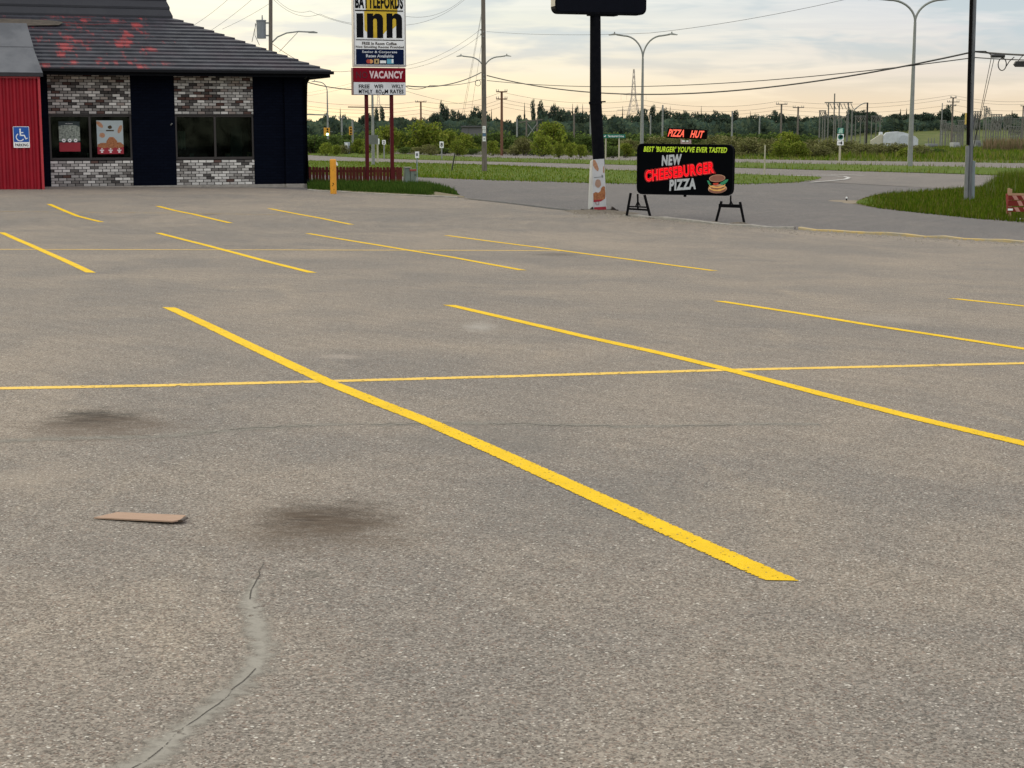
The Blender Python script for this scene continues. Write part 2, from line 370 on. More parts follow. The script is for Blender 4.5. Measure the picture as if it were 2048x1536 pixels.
o, _ = ribbon('service_road', [HW(60, v) for v in (-60, 260)], [HW(-30, v) for v in (-60, 260)], roadM, 0, 2.0); struct(o)
o, _ = ribbon('highway_near_lanes', [HW(31, v) for v in (-60, 400)], [HW(43.2, v) for v in (-60, 400)], hwM, .008, 2.5); struct(o)
o, _ = ribbon('highway_far_lanes', [HW(55, v) for v in (-60, 400)], [HW(74, v) for v in (-60, 400)], hwM, .02, 2.5); struct(o)
EDGE = [gp(*p) for p in ((-900, 372), (0, 378), (620, 381), (760, 389), (930, 396), (1100, 418), (1180, 427), (1240, 431), (1500, 455), (1600, 461), (2048, 488), (2700, 535), (4200, 660))]
lot_near = [Vector((-30, -12)), Vector((30, -12))]
o, _ = ribbon('parking_lot', lot_near, [Vector((p.x, p.y + (7 if p.x < -7 else 0))) for p in EDGE], lotM, .008, .7); struct(o)

# ------------------------------------------------------------------ painted lines
def strip(name, P, w, m, off=.0108, step=.2, skew=False):
    P = [Vector((p.x, p.y)) for p in P]; pts = [P[0]]
    for a, b in zip(P, P[1:]):
        n = max(1, int((b-a).length/step)); pts += [a.lerp(b, k/n) for k in range(1, n+1)]
    V = []; UV = []; L = 0
    for i, p in enumerate(pts):
        d = (pts[min(i+1, len(pts)-1)] - pts[max(i-1, 0)]).normalized(); nrm = Vector((d.y, -d.x)); wi = w[min(i, len(w)-1)] if hasattr(w, '__len__') else w
        if i: L += (p-pts[i-1]).length
        for s in (-1, 0, 1):
            q = p + (Vector((s*wi/2/max(abs(nrm.x), .4)*(1 if nrm.x > 0 else -1), 0)) if skew and i in (0, len(pts)-1) else nrm*s*wi/2); V.append((q.x, q.y, g(q.x, q.y) + off)); UV.append((s, L))
    T = np.array([(i*3+k, i*3+k+1, (i+1)*3+k+1, (i+1)*3+k) for i in range(len(pts)-1) for k in (0, 1)])
    o = fast_mesh(name, np.array(V), T, m); u = o.data.uv_layers.new(name='UVMap')
    vi = T.ravel(); u.data.foreach_set('uv', np.array(UV, np.float32)[vi].ravel())
    if o.data.polygons[0].normal.z < 0: o.data.flip_normals()
    return o
yel = (.74, .475, .010)
paintM = decal('stall_paint', yel, .30, .10, 26, .7, grit=75, rag=.8, pits=.25)
thinM = decal('divider_paint', (.74, .49, .10), .34, .2, 14, .7, grit=60, rag=.8, pits=.1)
oldM = decal('worn_divider_paint', (.55, .38, .13), .44, .4, 10, .7, .6)
stalls = [
 ([(338,617),(420,655),(500,694),(580,732),(655,767),(760,810),(855,847),(1000,911),(1200,1002),(1400,1094),(1565,1167)], 'widest nearest yellow stall line, ending in the foreground right of the two oil stains'),
 ([(898,612),(1040,645),(1180,678),(1330,711),(1460,743),(1650,793),(1850,844),(2048,891),(2110,906)], 'long yellow stall line crossing the divider to the right of the widest line'),
 ([(1438,604),(1600,629),(1750,654),(1900,677),(2048,700),(2200,724)], 'yellow stall line running out at the right edge below the mobile sign'),
 ([(1906,599),(2048,614),(2300,642)], 'short end of a yellow stall line at the right edge, front row'),
 ([(3,466),(60,491),(120,518),(182,547)], 'middle-row yellow stall line at the left edge of the lot'),
 ([(316,467),(410,491),(470,507),(540,526),(624,547)], 'middle-row yellow stall line below the right-hand restaurant window'),
 ([(616,468),(760,492),(900,515),(1045,542)], 'middle-row yellow stall line starting below the yellow bollard'),
 ([(893,472),(1070,495),(1250,519),(1428,543)], 'middle-row yellow stall line farthest right, ending below the mobile sign'),
 ([(98,409),(128,422),(155,433),(203,445)], 'far-row short yellow stall line nearest the red entrance'),
 ([(315,413),(350,422),(390,430),(461,447)], 'far-row short yellow stall line before the second window, middle of three'),
 ([(539,418),(580,426),(640,437),(703,450)], 'far-row short yellow stall line nearest the yellow bollard')]
for pts, lb in stalls:
    tag(strip('stall_line', [gp(*p) for p in pts], (.112), paintM, skew=True), lb, 'road marking', 'yellow parking stall lines')
tag(strip('divider_line', [gp(*p) for p in ((-300,787),(0,780),(320,774),(640,766),(1040,755),(1440,743),(1750,736),(2048,729),(2300,724))], .115, thinM, .0100), 'thin yellow divider line crossing the front row of stall lines', 'road marking', 'thin lines across the stall rows')
tag(strip('divider_line', [gp(*p) for p in ((-200,499),(0,500),(560,501),(1000,502),(1130,503))], .11, thinM, .0100), 'thin faded yellow divider line crossing the middle row of stall lines', 'road marking', 'thin lines across the stall rows')
tag(strip('divider_line', [gp(*p) for p in ((-200,424),(0,424),(350,427),(600,431))], .12, oldM, .010), 'barely visible worn divider line crossing the far row of stall lines', 'road marking', 'thin lines across the stall rows')
wpaintM = decal('white_road_paint', (.50, .49, .46), .40, .4, 5)
arc = [(1590,352.5),(1640,352),(1665,353),(1690,354.5),(1698,357),(1690,360),(1660,363),(1620,366)]
tag(strip('nose_line', [gp(*p) for p in arc], .20, wpaintM, .03), 'curved white painted line round the tip of the grass island', 'road marking')
tag(strip('lane_line', [gp(*p) for p in ((1625,349.5),(1680,350.5),(1728,352))], .3, wpaintM, .03), 'straight white lane line beyond the curved line at the island tip', 'road marking')
tag(strip('lane_dash', [gp(*p) for p in ((1122,332.5),(1139,333))], .35, wpaintM, .03), 'short white lane dash on the highway left of the black sign pole', 'road marking')
# cracks and the old patch
sealM = decal('crack_sealant', (.34, .318, .272), .33, 1.0, 5, .95, .82, 24); crackM = decal('crack_gap', (.085, .078, .068), .43, .6, 4, .95, .9, 120, rag=.8)
bandM = decal('crack_band', (.30, .28, .24), .38, 1., 5, .95, .65, 30); longM = decal('long_crack_gap', (.085, .078, .068), .47, .6, 2.2, .95, .85, 80, rag=.6)
def jit(P, a, seed):
    q = random.Random(seed); out = []
    P = [gp(*p) for p in P]
    for p0, p1 in zip(P, P[1:]):
        n = max(1, int((p1-p0).length/.05))
        for k in range(n):
            p = p0.lerp(p1, k/n); out.append(p + Vector((q.uniform(-a, a), q.uniform(-a, a), 0)))
    return out + [P[-1]]
lc = [(-100,888),(0,885),(150,880),(330,876),(440,865),(560,857),(650,853),(780,852),(880,850),(1050,852),(1250,856),(1400,854),(1520,851),(1640,852)]
tag(strip('crack_seal', jit(lc, .015, 1), .16, bandM, .0092, .1), 'long pale sealed band along the crack left to right across the lot', 'pavement crack')
tag(strip('pavement_crack', jit(lc, .025, 2), .015, longM, .0098, .06), 'long thin dark crack running left to right behind the oil stains', 'pavement crack')
pc = [(530,1130),(512,1165),(500,1205),(512,1260),(525,1300),(510,1345),(470,1385),(415,1430),(350,1480),(290,1530),(200,1600)]
tag(strip('crack_seal', jit(pc[1:], .004, 3), [.07]*5+[.13]*14+[.12]*6+[.15]*400, sealM, .0095, .05), 'curved grey sealant patch in the foreground left of centre', 'pavement crack')
tag(strip('pavement_crack', jit(pc[:3], .006, 4), .006, crackM, .0104, .03), 'short dark crack at the top of the curved sealant patch', 'pavement crack')
tag(strip('pavement_crack', jit(pc[5:], .006, 5), .0055, crackM, .0104, .03), 'dark crack along the lower half of the curved sealant patch', 'pavement crack')

# ------------------------------------------------------------------ grass areas
def blades(name, AB, n, hfun, wid, cols, seed, label=None, clip=None, lean=.35):
    A, B = AB; q = np.random.default_rng(seed); A = np.array([a[:] for a in A]); B = np.array([b[:] for b in B])
    wts = np.linalg.norm(B-A, axis=1) * np.linalg.norm(np.gradient((A+B)/2, axis=0), axis=1)
    i = q.choice(len(A)-1, n, p=wts[:-1]/wts[:-1].sum()); f = q.random(n)[:,None]; s = -.04+1.08*q.random(n)[:,None]
    a = A[i]*(1-f)+A[i+1]*f; b = B[i]*(1-f)+B[i+1]*f; p = a*(1-s)+b*s
    h = hfun(p, s[:,0], q)*(.5+.8*q.random(n)); k = h > .02; p, h = p[k], h[k]; n = len(p)
    z = G(p[:,0], p[:,1]) + .0; an = q.random(n)*2*np.pi; ln = lean*h*q.random(n); la = q.random(n)*2*np.pi
    w = wid*(.6+.8*q.random(n))
    d = np.stack([np.cos(an)*w, np.sin(an)*w], 1)
    V = np.empty((n, 3, 3)); V[:,0,:2] = p-d; V[:,1,:2] = p+d; V[:,2,0] = p[:,0]+np.cos(la)*ln; V[:,2,1] = p[:,1]+np.sin(la)*ln
    V[:,0,2] = V[:,1,2] = z-.02; V[:,2,2] = z+h
    c = np.array(cols)[q.integers(0, len(cols), n)]*(.75+.5*q.random(n))[:,None]
    o = fast_mesh(name, V.reshape(-1,3), np.arange(3*n).reshape(-1,3), grassM, c)
    tag(o, label, None, None, 'stuff'); return o
GREEN = [(.075,.135,.008),(.10,.155,.010),(.055,.105,.007),(.125,.165,.014),(.15,.155,.03)]
OLIVE = [(.12,.15,.035),(.15,.165,.045),(.18,.17,.065),(.09,.13,.025)]
# island between service road and highway
isn = [(380,340),(612,348),(835,353),(935,357.5),(1000,360),(1120,363.5),(1240,367),(1400,368.5),(1500,367.5),(1580,365),(1630,360),(1642,356.5)]
isf = [(380,318),(612,322),(700,323.5),(835,327),(960,330),(1080,335),(1240,341),(1380,345),(1480,348.5),(1560,351.5),(1625,353.5),(1643,355.5)]
AI, BI = [gp(*p) for p in isn], [gp(*p) for p in isf]
o, AB = ribbon('grass_island', [p.xy for p in AI], [p.xy for p in BI], lawnM, .015, 1.0, 12, .02); struct(o)
blades('grass', AB, 75000, lambda p, s, q: .03+.12*q.random(len(s))**2.5, .026, GREEN, 3)
o, AB = ribbon('grass_median', [HW(43.2, v) for v in (-30, 330)], [HW(55, v) for v in (-30, 330)], lawnM, .03, 2.5, 8, .10); struct(o)
blades('grass', AB, 70000, lambda p, s, q: .06+.22*q.random(len(s))**3, .035, GREEN+OLIVE, 4)
AR = [gp(*p) for p in ((1712,407),(1730,411),(1760,416),(1850,425),(1950,434),(2048,441),(2300,466))]
BR = [gp(*p) for p in ((1716,402),(1732,396.5),(1760,391.5),(1850,386),(1950,379),(2048,374),(2300,362))]
o, ABR = ribbon('grass_corner', [p.xy for p in AR], [p.xy for p in BR], lawnM, .012, .6, 10, .015); struct(o)
def hcorner(p, s, q):
    pxx = CX + F*p[:,0]/p[:,1]; tall = sstep(pxx, 1950, 2005)*sstep(s, .35, .75); edge = sstep(pxx, 1705, 1790)
    return (.05 + .12*q.random(len(s)))*(.25+.75*edge) + tall*.40
blades('grass', ABR, 75000, hcorner, .015, [tuple(v*k_ for v in c_) for c_ in GREEN for k_ in (.6,.85)]+[(.13,.12,.04)], 5)
def hseed(p, s, q):
    pxx = CX + F*p[:,0]/p[:,1]; return np.where((pxx > 1965) & (s > .5), .55, 0)
blades('tall_grass', ABR, 2500, hseed, .012, [(.22,.21,.12),(.16,.18,.08),(.10,.13,.04)], 6, lean=.5)
AL = [gp(*p) for p in ((616,381.3),(640,382.5),(700,386),(760,388.5),(830,391.5),(900,394.5),(928,396))]
BL = [gp(*p) for p in ((616,369),(640,369),(700,370),(780,370.5),(840,372),(885,381),(929,395))]
o, ABL = ribbon('grass_strip', [p.xy for p in AL], [p.xy for p in BL], mat('dry_soil', (.20,.165,.115), .95, .1, col2=(.10,.10,.045), ns=3, bump=.6), .012, .4, 8, .02); struct(o)
def hstrip(p, s, q):
    pxx = CX + F*p[:,0]/p[:,1]; bare = sstep(pxx, 850, 880)*(1-sstep(s, .55, .75)); end = sstep(pxx, 905, 925)
    return (.05+.15*q.random(len(s)))*(1-bare)*(1-end)*sstep(s, .02, .2)
blades('grass', ABL, 40000, hstrip, .016, [(.035,.075,.012),(.05,.095,.016),(.07,.11,.02)], 7)
o, ABF = ribbon('grass_verge', [HW(74, v) for v in (-40, 330)], [HW(90, v) for v in (-40, 330)], fieldM, .02, 4, 6, .1); struct(o)
blades('grass', ABF, 70000, lambda p, s, q: .12+.35*q.random(len(s))**2, .06, GREEN+OLIVE, 8)
# rough field beyond, to the right
fa = [onx(1640, 165), onx(1850, 150), onx(2048, 138), onx(2300, 125)]; fb = [onx(1560, 290), onx(1750, 290), onx(2048, 280), onx(2300, 270)]
AB = ([p.xy for p in fa], [p.xy for p in fb]); 
def dens(P, n=40): 
    return [P[min(int(i*(len(P)-1)/n), len(P)-2)].lerp(P[min(int(i*(len(P)-1)/n), len(P)-2)+1], (i*(len(P)-1)/n) % 1 if i < n else 1) for i in range(n+1)]
blades('field_grass', (dens(AB[0]), dens(AB[1])), 90000, lambda p, s, q: .3+.45*q.random(len(s)), .10, OLIVE+GREEN, 9)
ra = [onx(1968, 205), onx(2060, 200), onx(2200, 195)]; rb = [onx(1975, 222), onx(2060, 218), onx(2200, 215)]
blades('reeds', (dens([p.xy for p in ra]), dens([p.xy for p in rb])), 9000, lambda p, s, q: 1.0+.8*q.random(len(s)), .12, [(.20,.15,.09),(.16,.12,.07),(.12,.12,.05)], 10)

dirtM = decal('edge_dirt', (.20, .17, .125), .40, .9, 2.2, 1., .8, 9); seamM = decal('dark_seam', (.085, .088, .082), .34, .9, 1.5, 1., .75, 9)
struct(strip('dirt_edge', [p.lerp(q_, .01) for p, q_ in zip(AI[2:], BI[2:])], .55, dirtM, .006, .4)); struct(strip('dirt_edge', AR, .38, dirtM, .006, .2)); struct(strip('dirt_edge', BR[:4], .35, dirtM, .006, .2))
tag(strip('pavement_seam', [gp(*p) for p in ((930,398),(990,404),(1050,411),(1110,418.5),(1185,426))], .42, seamM, .011, .3), 'dark seam where the lot meets the side road left of the black pole', 'pavement seam')
# ------------------------------------------------------------------ kerbs and gravel
def kerb(name, P, w, h, m, label, cat='kerb', seed=1, jag=.0):
    q = random.Random(seed); P = [Vector((p.x, p.y)) for p in P]; pts = [P[0]]
    for a, b in zip(P, P[1:]):
        n = max(1, int((b-a).length/.35)); pts += [a.lerp(b, k/n) for k in range(1, n+1)]
    mb = MB(); prof = [(-w/2, -.05), (-w/2*.85, h*.8), (-w/2*.6, h), (w/2*.6, h), (w/2*.85, h*.8), (w/2, -.05)]; vs = []; n = len(prof)
    for i, p in enumerate(pts):
        d = (pts[min(i+1, len(pts)-1)]-pts[max(i-1, 0)]).normalized(); nr = Vector((d.y, -d.x)); j = 1 - jag*q.random()
        for a, z in prof:
            c = p + nr*a*(1 - jag*.3*q.random()); vs.append((c.x, c.y, g(c.x, c.y) + z*(j if z > 0 else 1)))
    fs = [(i*n+k, i*n+k+1, (i+1)*n+k+1, (i+1)*n+k) for i in range(len(pts)-1) for k in range(n-1)] + [tuple(range(n)), tuple(range((len(pts)-1)*n, len(pts)*n))]
    mb.add(vs, fs); return tag(mb.build(name, m), label, cat)
ykM = mat('faded_yellow_kerb', (.47, .34, .14), .9, .1, col2=(.33, .29, .22), ns=2.5, na=.95, bump=.5, bs=30)
kerb('kerb', [gp(*p) for p in ((1600,459.5),(1700,466),(1850,475.5),(2048,486.5),(2300,503))], .17, .065, ykM, 'low kerb with faded yellow paint along the right side of the lot', jag=.7)
kerb('kerb', [gp(*p) for p in ((1250,432),(1330,439.5),(1420,448),(1500,454),(1590,459))], .20, .07, concM, 'broken bare concrete kerb under the mobile sign', jag=.6, seed=2)
kerb('kerb', [gp(*p) for p in ((618,381.5),(700,386.5),(800,391),(915,396.5))], .14, .05, concM, 'thin pale concrete kerb along the grass strip by the bollard', jag=.5, seed=3)
gravM = mat('gravel', (.17, .145, .115), .95, .1, col2=(.09, .08, .065), ns=30, bump=.8, bs=60, na=.9)
def heap(px, py, w, d, h, label, seed, m=gravM):
    p = gp(px, py); q = np.random.default_rng(seed); n, k = 28, 10; mb = MB(); vs = []
    for i in range(k+1):
        for j in range(n):
            r = i/k; a = 2*math.pi*j/n; wob = 1 + .25*math.sin(3*a+seed) + .1*q.random()
            x, y = p.x + w*r*wob*math.cos(a), p.y + d*r*wob*math.sin(a)
            vs.append((x, y, g(x, y) - .01 + h*(1-r*r)*(.75+.5*q.random())))
    mb.add(vs, [(i*n+j, (i+1)*n+j, (i+1)*n+(j+1) % n, i*n+(j+1) % n) for i in range(k) for j in range(n)])
    return tag(mb.build('gravel_heap', m), label, 'gravel heap', 'gravel along the broken kerb')
heap(1722, 404, .9, .9, .03, 'sandy bare patch at the tip of the corner grass', 7, mat('sandy_soil', (.24,.20,.15), .95, .05, col2=(.15,.13,.09), ns=8, bump=.5))
heap(1195, 426, .85, .8, .07, 'wide flat gravel heap under the black sign pole', 1)
heap(1312, 437, .30, .30, .05, 'small gravel heap at the right foot of the left trestle', 2)
heap(1428, 447, .24, .28, .05, 'small gravel heap at the left foot of the right trestle', 3)
heap(1480, 450, .30, .30, .06, 'gravel heap at the right foot of the right trestle', 4)
heap(1250, 430, .35, .5, .05, 'gravel heap at the left foot of the left trestle', 5)
q = np.random.default_rng(5); mb = MB()
for _ in range(900):
    s = q.random(); k = min(int(s*4), 3); P = [gp(1150,425), gp(1250,431), gp(1500,455), gp(1700,467), gp(2060,488)]; a = P[k].lerp(P[k+1], s*4-k)
    x, y = a.x + q.normal()*.12, a.y - abs(q.normal())*.7; r = .012+.02*q.random()**2
    z = g(x, y) + .008; V = [(x-r,y,z),(x,y-r,z),(x+r,y,z),(x,y+r,z),(x+r*.2,y,z+r*1.1)]
    mb.add(V, [(0,1,4),(1,2,4),(2,3,4),(3,0,4)])
tag(mb.build('gravel', mat('pebbles', (.27, .24, .20), .9, .1, ns=40)), 'loose pebbles scattered along the lot edge', None, None, 'stuff')

# wooden slat / piece of board lying on the asphalt
a, b = gp(206, 1038), gp(362, 1049); dv = b-a; rz = math.atan2(dv.y, dv.x); L = dv.length
t_ = thing('scrap_strip', 'flat tan strip of board lying on the asphalt left of the big oil stain', 'board scrap', (a.x, a.y, g(a.x, a.y)+.012), rz)
P_ = ((-.012,-.048),(L-.012,-.048),(L+.008,-.022),(L-.002,.048),(.035,.048)); n = len(P_)
mb = MB(); mb.add([(x, y, z + .006*x) for z in (.0, .005) for x, y in P_], [tuple(range(n-1,-1,-1)), tuple(range(n, 2*n))] + [(k, (k+1) % n, n+(k+1) % n, n+k) for k in range(n)])
mb.build('board', mat('tan_board', (.38,.265,.195), .95, .03, col2=(.33,.225,.16), ns=5, stretch=(3, 25, 1), na=.8, bump=.2, bs=120), t_)
mb = MB(); mb.ell(L+.012, .004, .010, .004, -.03, .02, 10); mb.build('torn_end', mat('dark_scrap', (.05,.035,.025)), t_)
# ------------------------------------------------------------------ restaurant
O_ = onx(612, 47.0); BZ = R(20); O_.z = zat(380, 46.9); B = Frame(O_, BZ)
bld = thing('restaurant', 'dark navy brick restaurant with black stepped roof peeling to red', 'building', O_, BZ)
navyM = bpy.data.materials.new('navy_painted_brick'); navyM.use_nodes = True; t = NT(navyM.node_tree)
tc = t.n('TexCoord').outputs['Object']; mp = t.n('Mapping', None, Vector=tc, Rotation=(R(90), 0, 0))
bk = t.n('TexBrick', None, Vector=mp.outputs[0], Color1=(.003,.0046,.0105), Color2=(.0022,.0034,.008), Mortar=(.0015,.0023,.0055), Scale=1., Mortar_Size=.006)
bk.inputs['Brick Width'].default_value = .21; bk.inputs['Row Height'].default_value = .076
b_ = t.n('BsdfPrincipled', None, Base_Color=bk.outputs[0], Roughness=.75); b_.inputs['Specular IOR Level'].default_value = .03
bn = t.n('Bump', None, Strength=.6, Distance=.008, Height=t.math('SUBTRACT', 1., bk.outputs[1])); t.t.links.new(bn.outputs[0], b_.inputs['Normal'])
t.t.links.new(b_.outputs[0], t.n('OutputMaterial').inputs[0])
p1 = B.rect(97, 155, 264, 371); p2 = B.rect(349.5, 155, 507, 370)
P1 = (B.pl(98, 260)[0], B.pl(263.5, 260)[0]); P2 = (B.pl(350.5, 260)[0], B.pl(507.5, 260)[0])
zt = B.pl(430, 153)[1] + .12; zw1 = B.pl(430, 230.5)[1]; zw0 = B.pl(430, 319)[1]; zb = B.pl(430, 369.5)[1]
XL = -17.; ZW = zt + .25
w = MB()
for x0, x1 in ((XL, P1[0]), (P1[1], P2[0]), (P2[1], 0)): w.box(x0, x1, 0, .28, zb, ZW)
w.box(XL, 0, 11.7, 12, -.3, ZW); w.box(XL, XL+.28, .281, 11.699, -.3, ZW); w.box(-.28, 0, .281, 11.699, -.3, ZW)
for x0, x1 in (P1, P2): w.box(x0, x1, .06, .28, zb, zw0-.001); w.box(x0, x1, .06, .28, zw1+.001, ZW)
w.build('wall', navyM, bld)
mb = MB(); pr = (B.pl(569, 270)[0], B.pl(604, 270)[0]); mb.box(pr[0], pr[1], -.10, -.002, .18, ZW); mb.build('corner_pilaster', navyM, bld)
mb = MB(); mb.box(XL, -.002, -.03, .27, -.3, zb-.002); mb.box(pr[0]-.01, pr[1]+.01, -.12, -.032, -.3, .178); mb.build('plinth', concM, bld, bevel=.01)
mb = MB(); mb.box(XL+.3, -.3, .3, 11.6, .05, .1); mb.box(XL+.3, -.3, 4.5, 4.6, .1, 2.6); mb.box(XL+.3, -.3, .3, 11.6, 2.6, 2.65)
mb.build('interior', mat('dim_interior', (.018,.021,.019), .9), bld)
mb = MB(); xa = B.pl(462,275,.9)[0]; xb2 = B.pl(484,275,.9)[0]; mb.box(xa, xb2, .9, 1.1, .1, B.pl(470,252,.9)[1]); mb.build('reflection_column', mat('pale_teal_reflection', (.16,.23,.215), .8), bld)  # box added behind the pane, standing in for a faint teal reflection
mb = MB(); xa = B.pl(486,275,.9)[0]; xb2 = B.pl(497,275,.9)[0]; mb.box(xa, xb2, .95, 1.15, .1, B.pl(470,258,.9)[1]); mb.build('reflection_block', mat('dull_teal_reflection', (.10,.145,.13), .8), bld)  # second added box, drawn as another dim reflection in the glass
# real bricks, each its own block with its own tone
brickM = tone_mat('faced_bricks', rough=.85, spec=.15)
TON = [(.56,.55,.52)]*6 + [(.38,.37,.35)]*7 + [(.24,.23,.215)]*4 + [(.135,.126,.118)]*3 + [(.075,.07,.067)]*2 + [(.10,.062,.053)]
def bricks(x0, x1, za, zb_, seed, warm=0):
    q = random.Random(seed); mb = MB(); nrow = max(1, round((zb_-za)/.0765)); rh = (zb_-za)/nrow
    for r in range(nrow):
        x = x0 - (.1 if r % 2 else 0) - q.uniform(0, .02)
        while x < x1:
            a, b = max(x, x0)+.005, min(x+.2, x1)-.004
            if b-a > .015:
                c = q.choice(TON); 
                if warm and q.random() < warm: c = q.choice([(.08,.045,.038),(.24,.205,.185),(.06,.055,.053),(.33,.29,.26)])
                k = q.uniform(.85, 1.12); d = q.uniform(0, .006)
                n2 = q.choice([2, 3]); xs = [a + (b-a)*i/n2 for i in range(n2+1)]
                c2 = tuple(v*k for v in c)
                mb.box(a, b, .012-d, .058, za+r*rh+.006, za+(r+1)*rh-.007, c2)
            x += .212
    return mb
for (x0, x1), sd_ in ((P1, 1), (P2, 5)):
    bricks(x0, x1, zb, zw0-.01, sd_).build('brick_panel', brickM, bld)
    bricks(x0, x1, zw1+.03, zt, sd_+2, .16).build('brick_panel', brickM, bld)
    # mortar is the dark wall sheet behind
glassM = bpy.data.materials.new('window_glass'); glassM.use_nodes = True; t = NT(glassM.node_tree)
gl = t.n('BsdfGlossy', None, Color=(.65,.85,.8), Roughness=.03); tr = t.n('BsdfTransparent', None, Color=(.33,.40,.38))
fr = t.n('LayerWeight', None, Blend=.12); nz = t.noise(t.n('TexCoord').outputs['Object'], 1.6, 4, .6, 1.0)
fac = t.math('MULTIPLY', t.mr(nz, .35, .7, .2, 1.3), .013)
mx = t.n('MixShader', None, i0=fac, i1=tr.outputs[0], i2=gl.outputs[0]); t.t.links.new(mx.outputs[0], t.n('OutputMaterial').inputs[0])
frameM = mat('bronze_frame', (.028,.024,.022), .45, .4, ns=8)
for (x0, x1), mx_ in ((P1, B.pl(180.5, 275)[0]), (P2, B.pl(430.5, 275)[0])):
    f = MB(); z0_, z1_ = zw0, zw1
    f.box(x0, x0+.05, .02, .14, z0_, z1_); f.box(x1-.05, x1, .02, .14, z0_, z1_); f.box(mx_-.03, mx_+.03, .02, .14, z0_, z1_)
    f.box(x0+.05, mx_-.03, .02, .14, z1_-.05, z1_); f.box(mx_+.03, x1-.05, .02, .14, z1_-.05, z1_)
    f.box(x0+.05, mx_-.03, .02, .14, z0_, z0_+.07); f.box(mx_+.03, x1-.05, .02, .14, z0_, z0_+.07)
    fo = f.build('window', frameM, bld, bevel=.006)
    for a, b in ((x0+.05, mx_-.03), (mx_+.03, x1-.05)):
        g_ = MB(); g_.box(a, b, .075, .083, z0_+.07, z1_-.05); g_.build('pane', glassM, fo)
    s = MB(); s.box(x0+.01, x1-.01, .145, .45, z0_-.005, z0_+.03); s.build('sill', mat('dark_sill', (.05,.045,.042)), fo)
    s = MB(); s.box(x0, x1, -.015, .05, zw1, zw1+.028); s.build('lintel', frameM, fo)
# roof of overlapping courses
OV = .6; xr, xl, yf, yb = OV, XL-OV, -OV, 12+OV
ze = zat(143.5, 46.64) - O_.z; ztop = zat(37, 48.87) - O_.z; inset = 3.725; NC = 15
roofM = bpy.data.materials.new('peeling_roof_paint'); roofM.use_nodes = True; t = NT(roofM.node_tree)
tc = t.n('TexCoord').outputs['Object']; sp = t.n('SeparateXYZ', None, Vector=tc); st_ = inset/NC
sn = t.math('MULTIPLY', t.math('FLOOR', t.math('MULTIPLY_ADD', sp.outputs[1], 1/st_, OV/st_)), st_)
cv = t.n('CombineXYZ', None, X=sp.outputs[0], Y=sn, Z=0.).outputs[0]
na = t.noise(t.vmul(cv, (1.15, 3.6, 1), (0, .6, 0)), 1.15, 5, .66, .25); nb = t.noise(t.vmul(tc, (3, 6, 6)), 2.2, 4, .6, .2)
lowm = t.mr(sp.outputs[0], -8.3, -6.2, 0, .0); right = t.mr(sp.outputs[0], -4.6, -2.4, 0, -.17); left_ = t.mr(sp.outputs[0], -7.6, -6.6, -.06, 0)
pk = t.math('ADD', t.math('ADD', na, right), t.math('MULTIPLY', t.math('SUBTRACT', nb, .5), .32))
pf = t.mr(t.math('ADD', pk, left_), .535, .60)
blk = t.mix(t.mr(t.noise(tc, 2.5, 5), .35, .7), (.020,.022,.030), (.042,.045,.056))
c = t.mix(pf, blk, t.mix(t.mr(nb, .3, .7), (.36,.05,.05), (.22,.035,.04)))
pur = t.mr(t.noise(t.vmul(cv, (.8, 1.5, 1), (4,4,0)), 1.0, 3), .45, .7, 0, .5); c = t.mix(t.math('MULTIPLY', pur, t.math('SUBTRACT', 1., pf)), c, (.045,.028,.04))
b_ = t.n('BsdfPrincipled', None, Base_Color=c, Roughness=.62); b_.inputs['Specular IOR Level'].default_value = .35
bn = t.n('Bump', None, Strength=.35, Distance=.01, Height=t.noise(t.vmul(tc, (9, 9, 9)), 2, 3)); t.t.links.new(bn.outputs[0], b_.inputs['Normal'])
t.t.links.new(b_.outputs[0], t.n('OutputMaterial').inputs[0])
def ring(mb, i0, za, i1, zb2, lip):
    def rc(i, z): return [(xl+i, yf+i, z), (xr-i, yf+i, z), (xr-i, yb-i, z), (xl+i, yb-i, z)]
    a, b, c_ = rc(i0, za-lip), rc(i0, za), rc(i1, zb2); vs = a+b+c_
    mb.add(vs, [(k, (k+1) % 4, 4+(k+1) % 4, 4+k) for k in range(4)] + [(4+k, 4+(k+1) % 4, 8+(k+1) % 4, 8+k) for k in range(4)])
mb = MB()
for k in range(NC):
    f0, f1 = k/NC, (k+1)/NC; z_a = ze + (ztop-ze)*f0 + .045; z_b = ze + (ztop-ze)*f1 + .008
    ring(mb, inset*f0, z_a, inset*f1+.03, z_b, .045)
rf = mb.build('roof', roofM, bld)
mb = MB(); hU = 1.5
for k in range(6):
    f0, f1 = k/6, (k+1)/6; ring(mb, inset+.02+.42*f0, ztop+hU*f0+.07, inset+.02+.42*f1+.02, ztop+hU*f1+.03, .06)
i = inset+.46; mb.add([(xl+i,yf+i,ztop+hU+.03),(xr-i,yf+i,ztop+hU+.03),(xr-i,yb-i,ztop+hU+.03),(xl+i,yb-i,ztop+hU+.03)], [(0,1,2,3)])
mb.build('upper_roof', mat('black_metal_roof', (.016,.018,.024), .5, .35, ns=2, col2=(.026,.028,.034)), bld)
mb = MB(); zf = ze
def frm(i0, i1, za, zb2):
    mb.box(xl+i0, xr-i0, yf+i0, yf+i1, za, zb2); mb.box(xl+i0, xr-i0, yb-i1, yb-i0, za, zb2)
    mb.box(xl+i0, xl+i1, yf+i1, yb-i1, za, zb2); mb.box(xr-i1, xr-i0, yf+i1, yb-i1, za, zb2)
frm(.02, .07, zf-.16, zf-.001); frm(.071, .59, zf-.13, zf-.10)
mb.build('eave', mat('black_fascia', (.004,.0045,.006), .7, .05, ns=3), bld)
mb = MB(); gx = xr
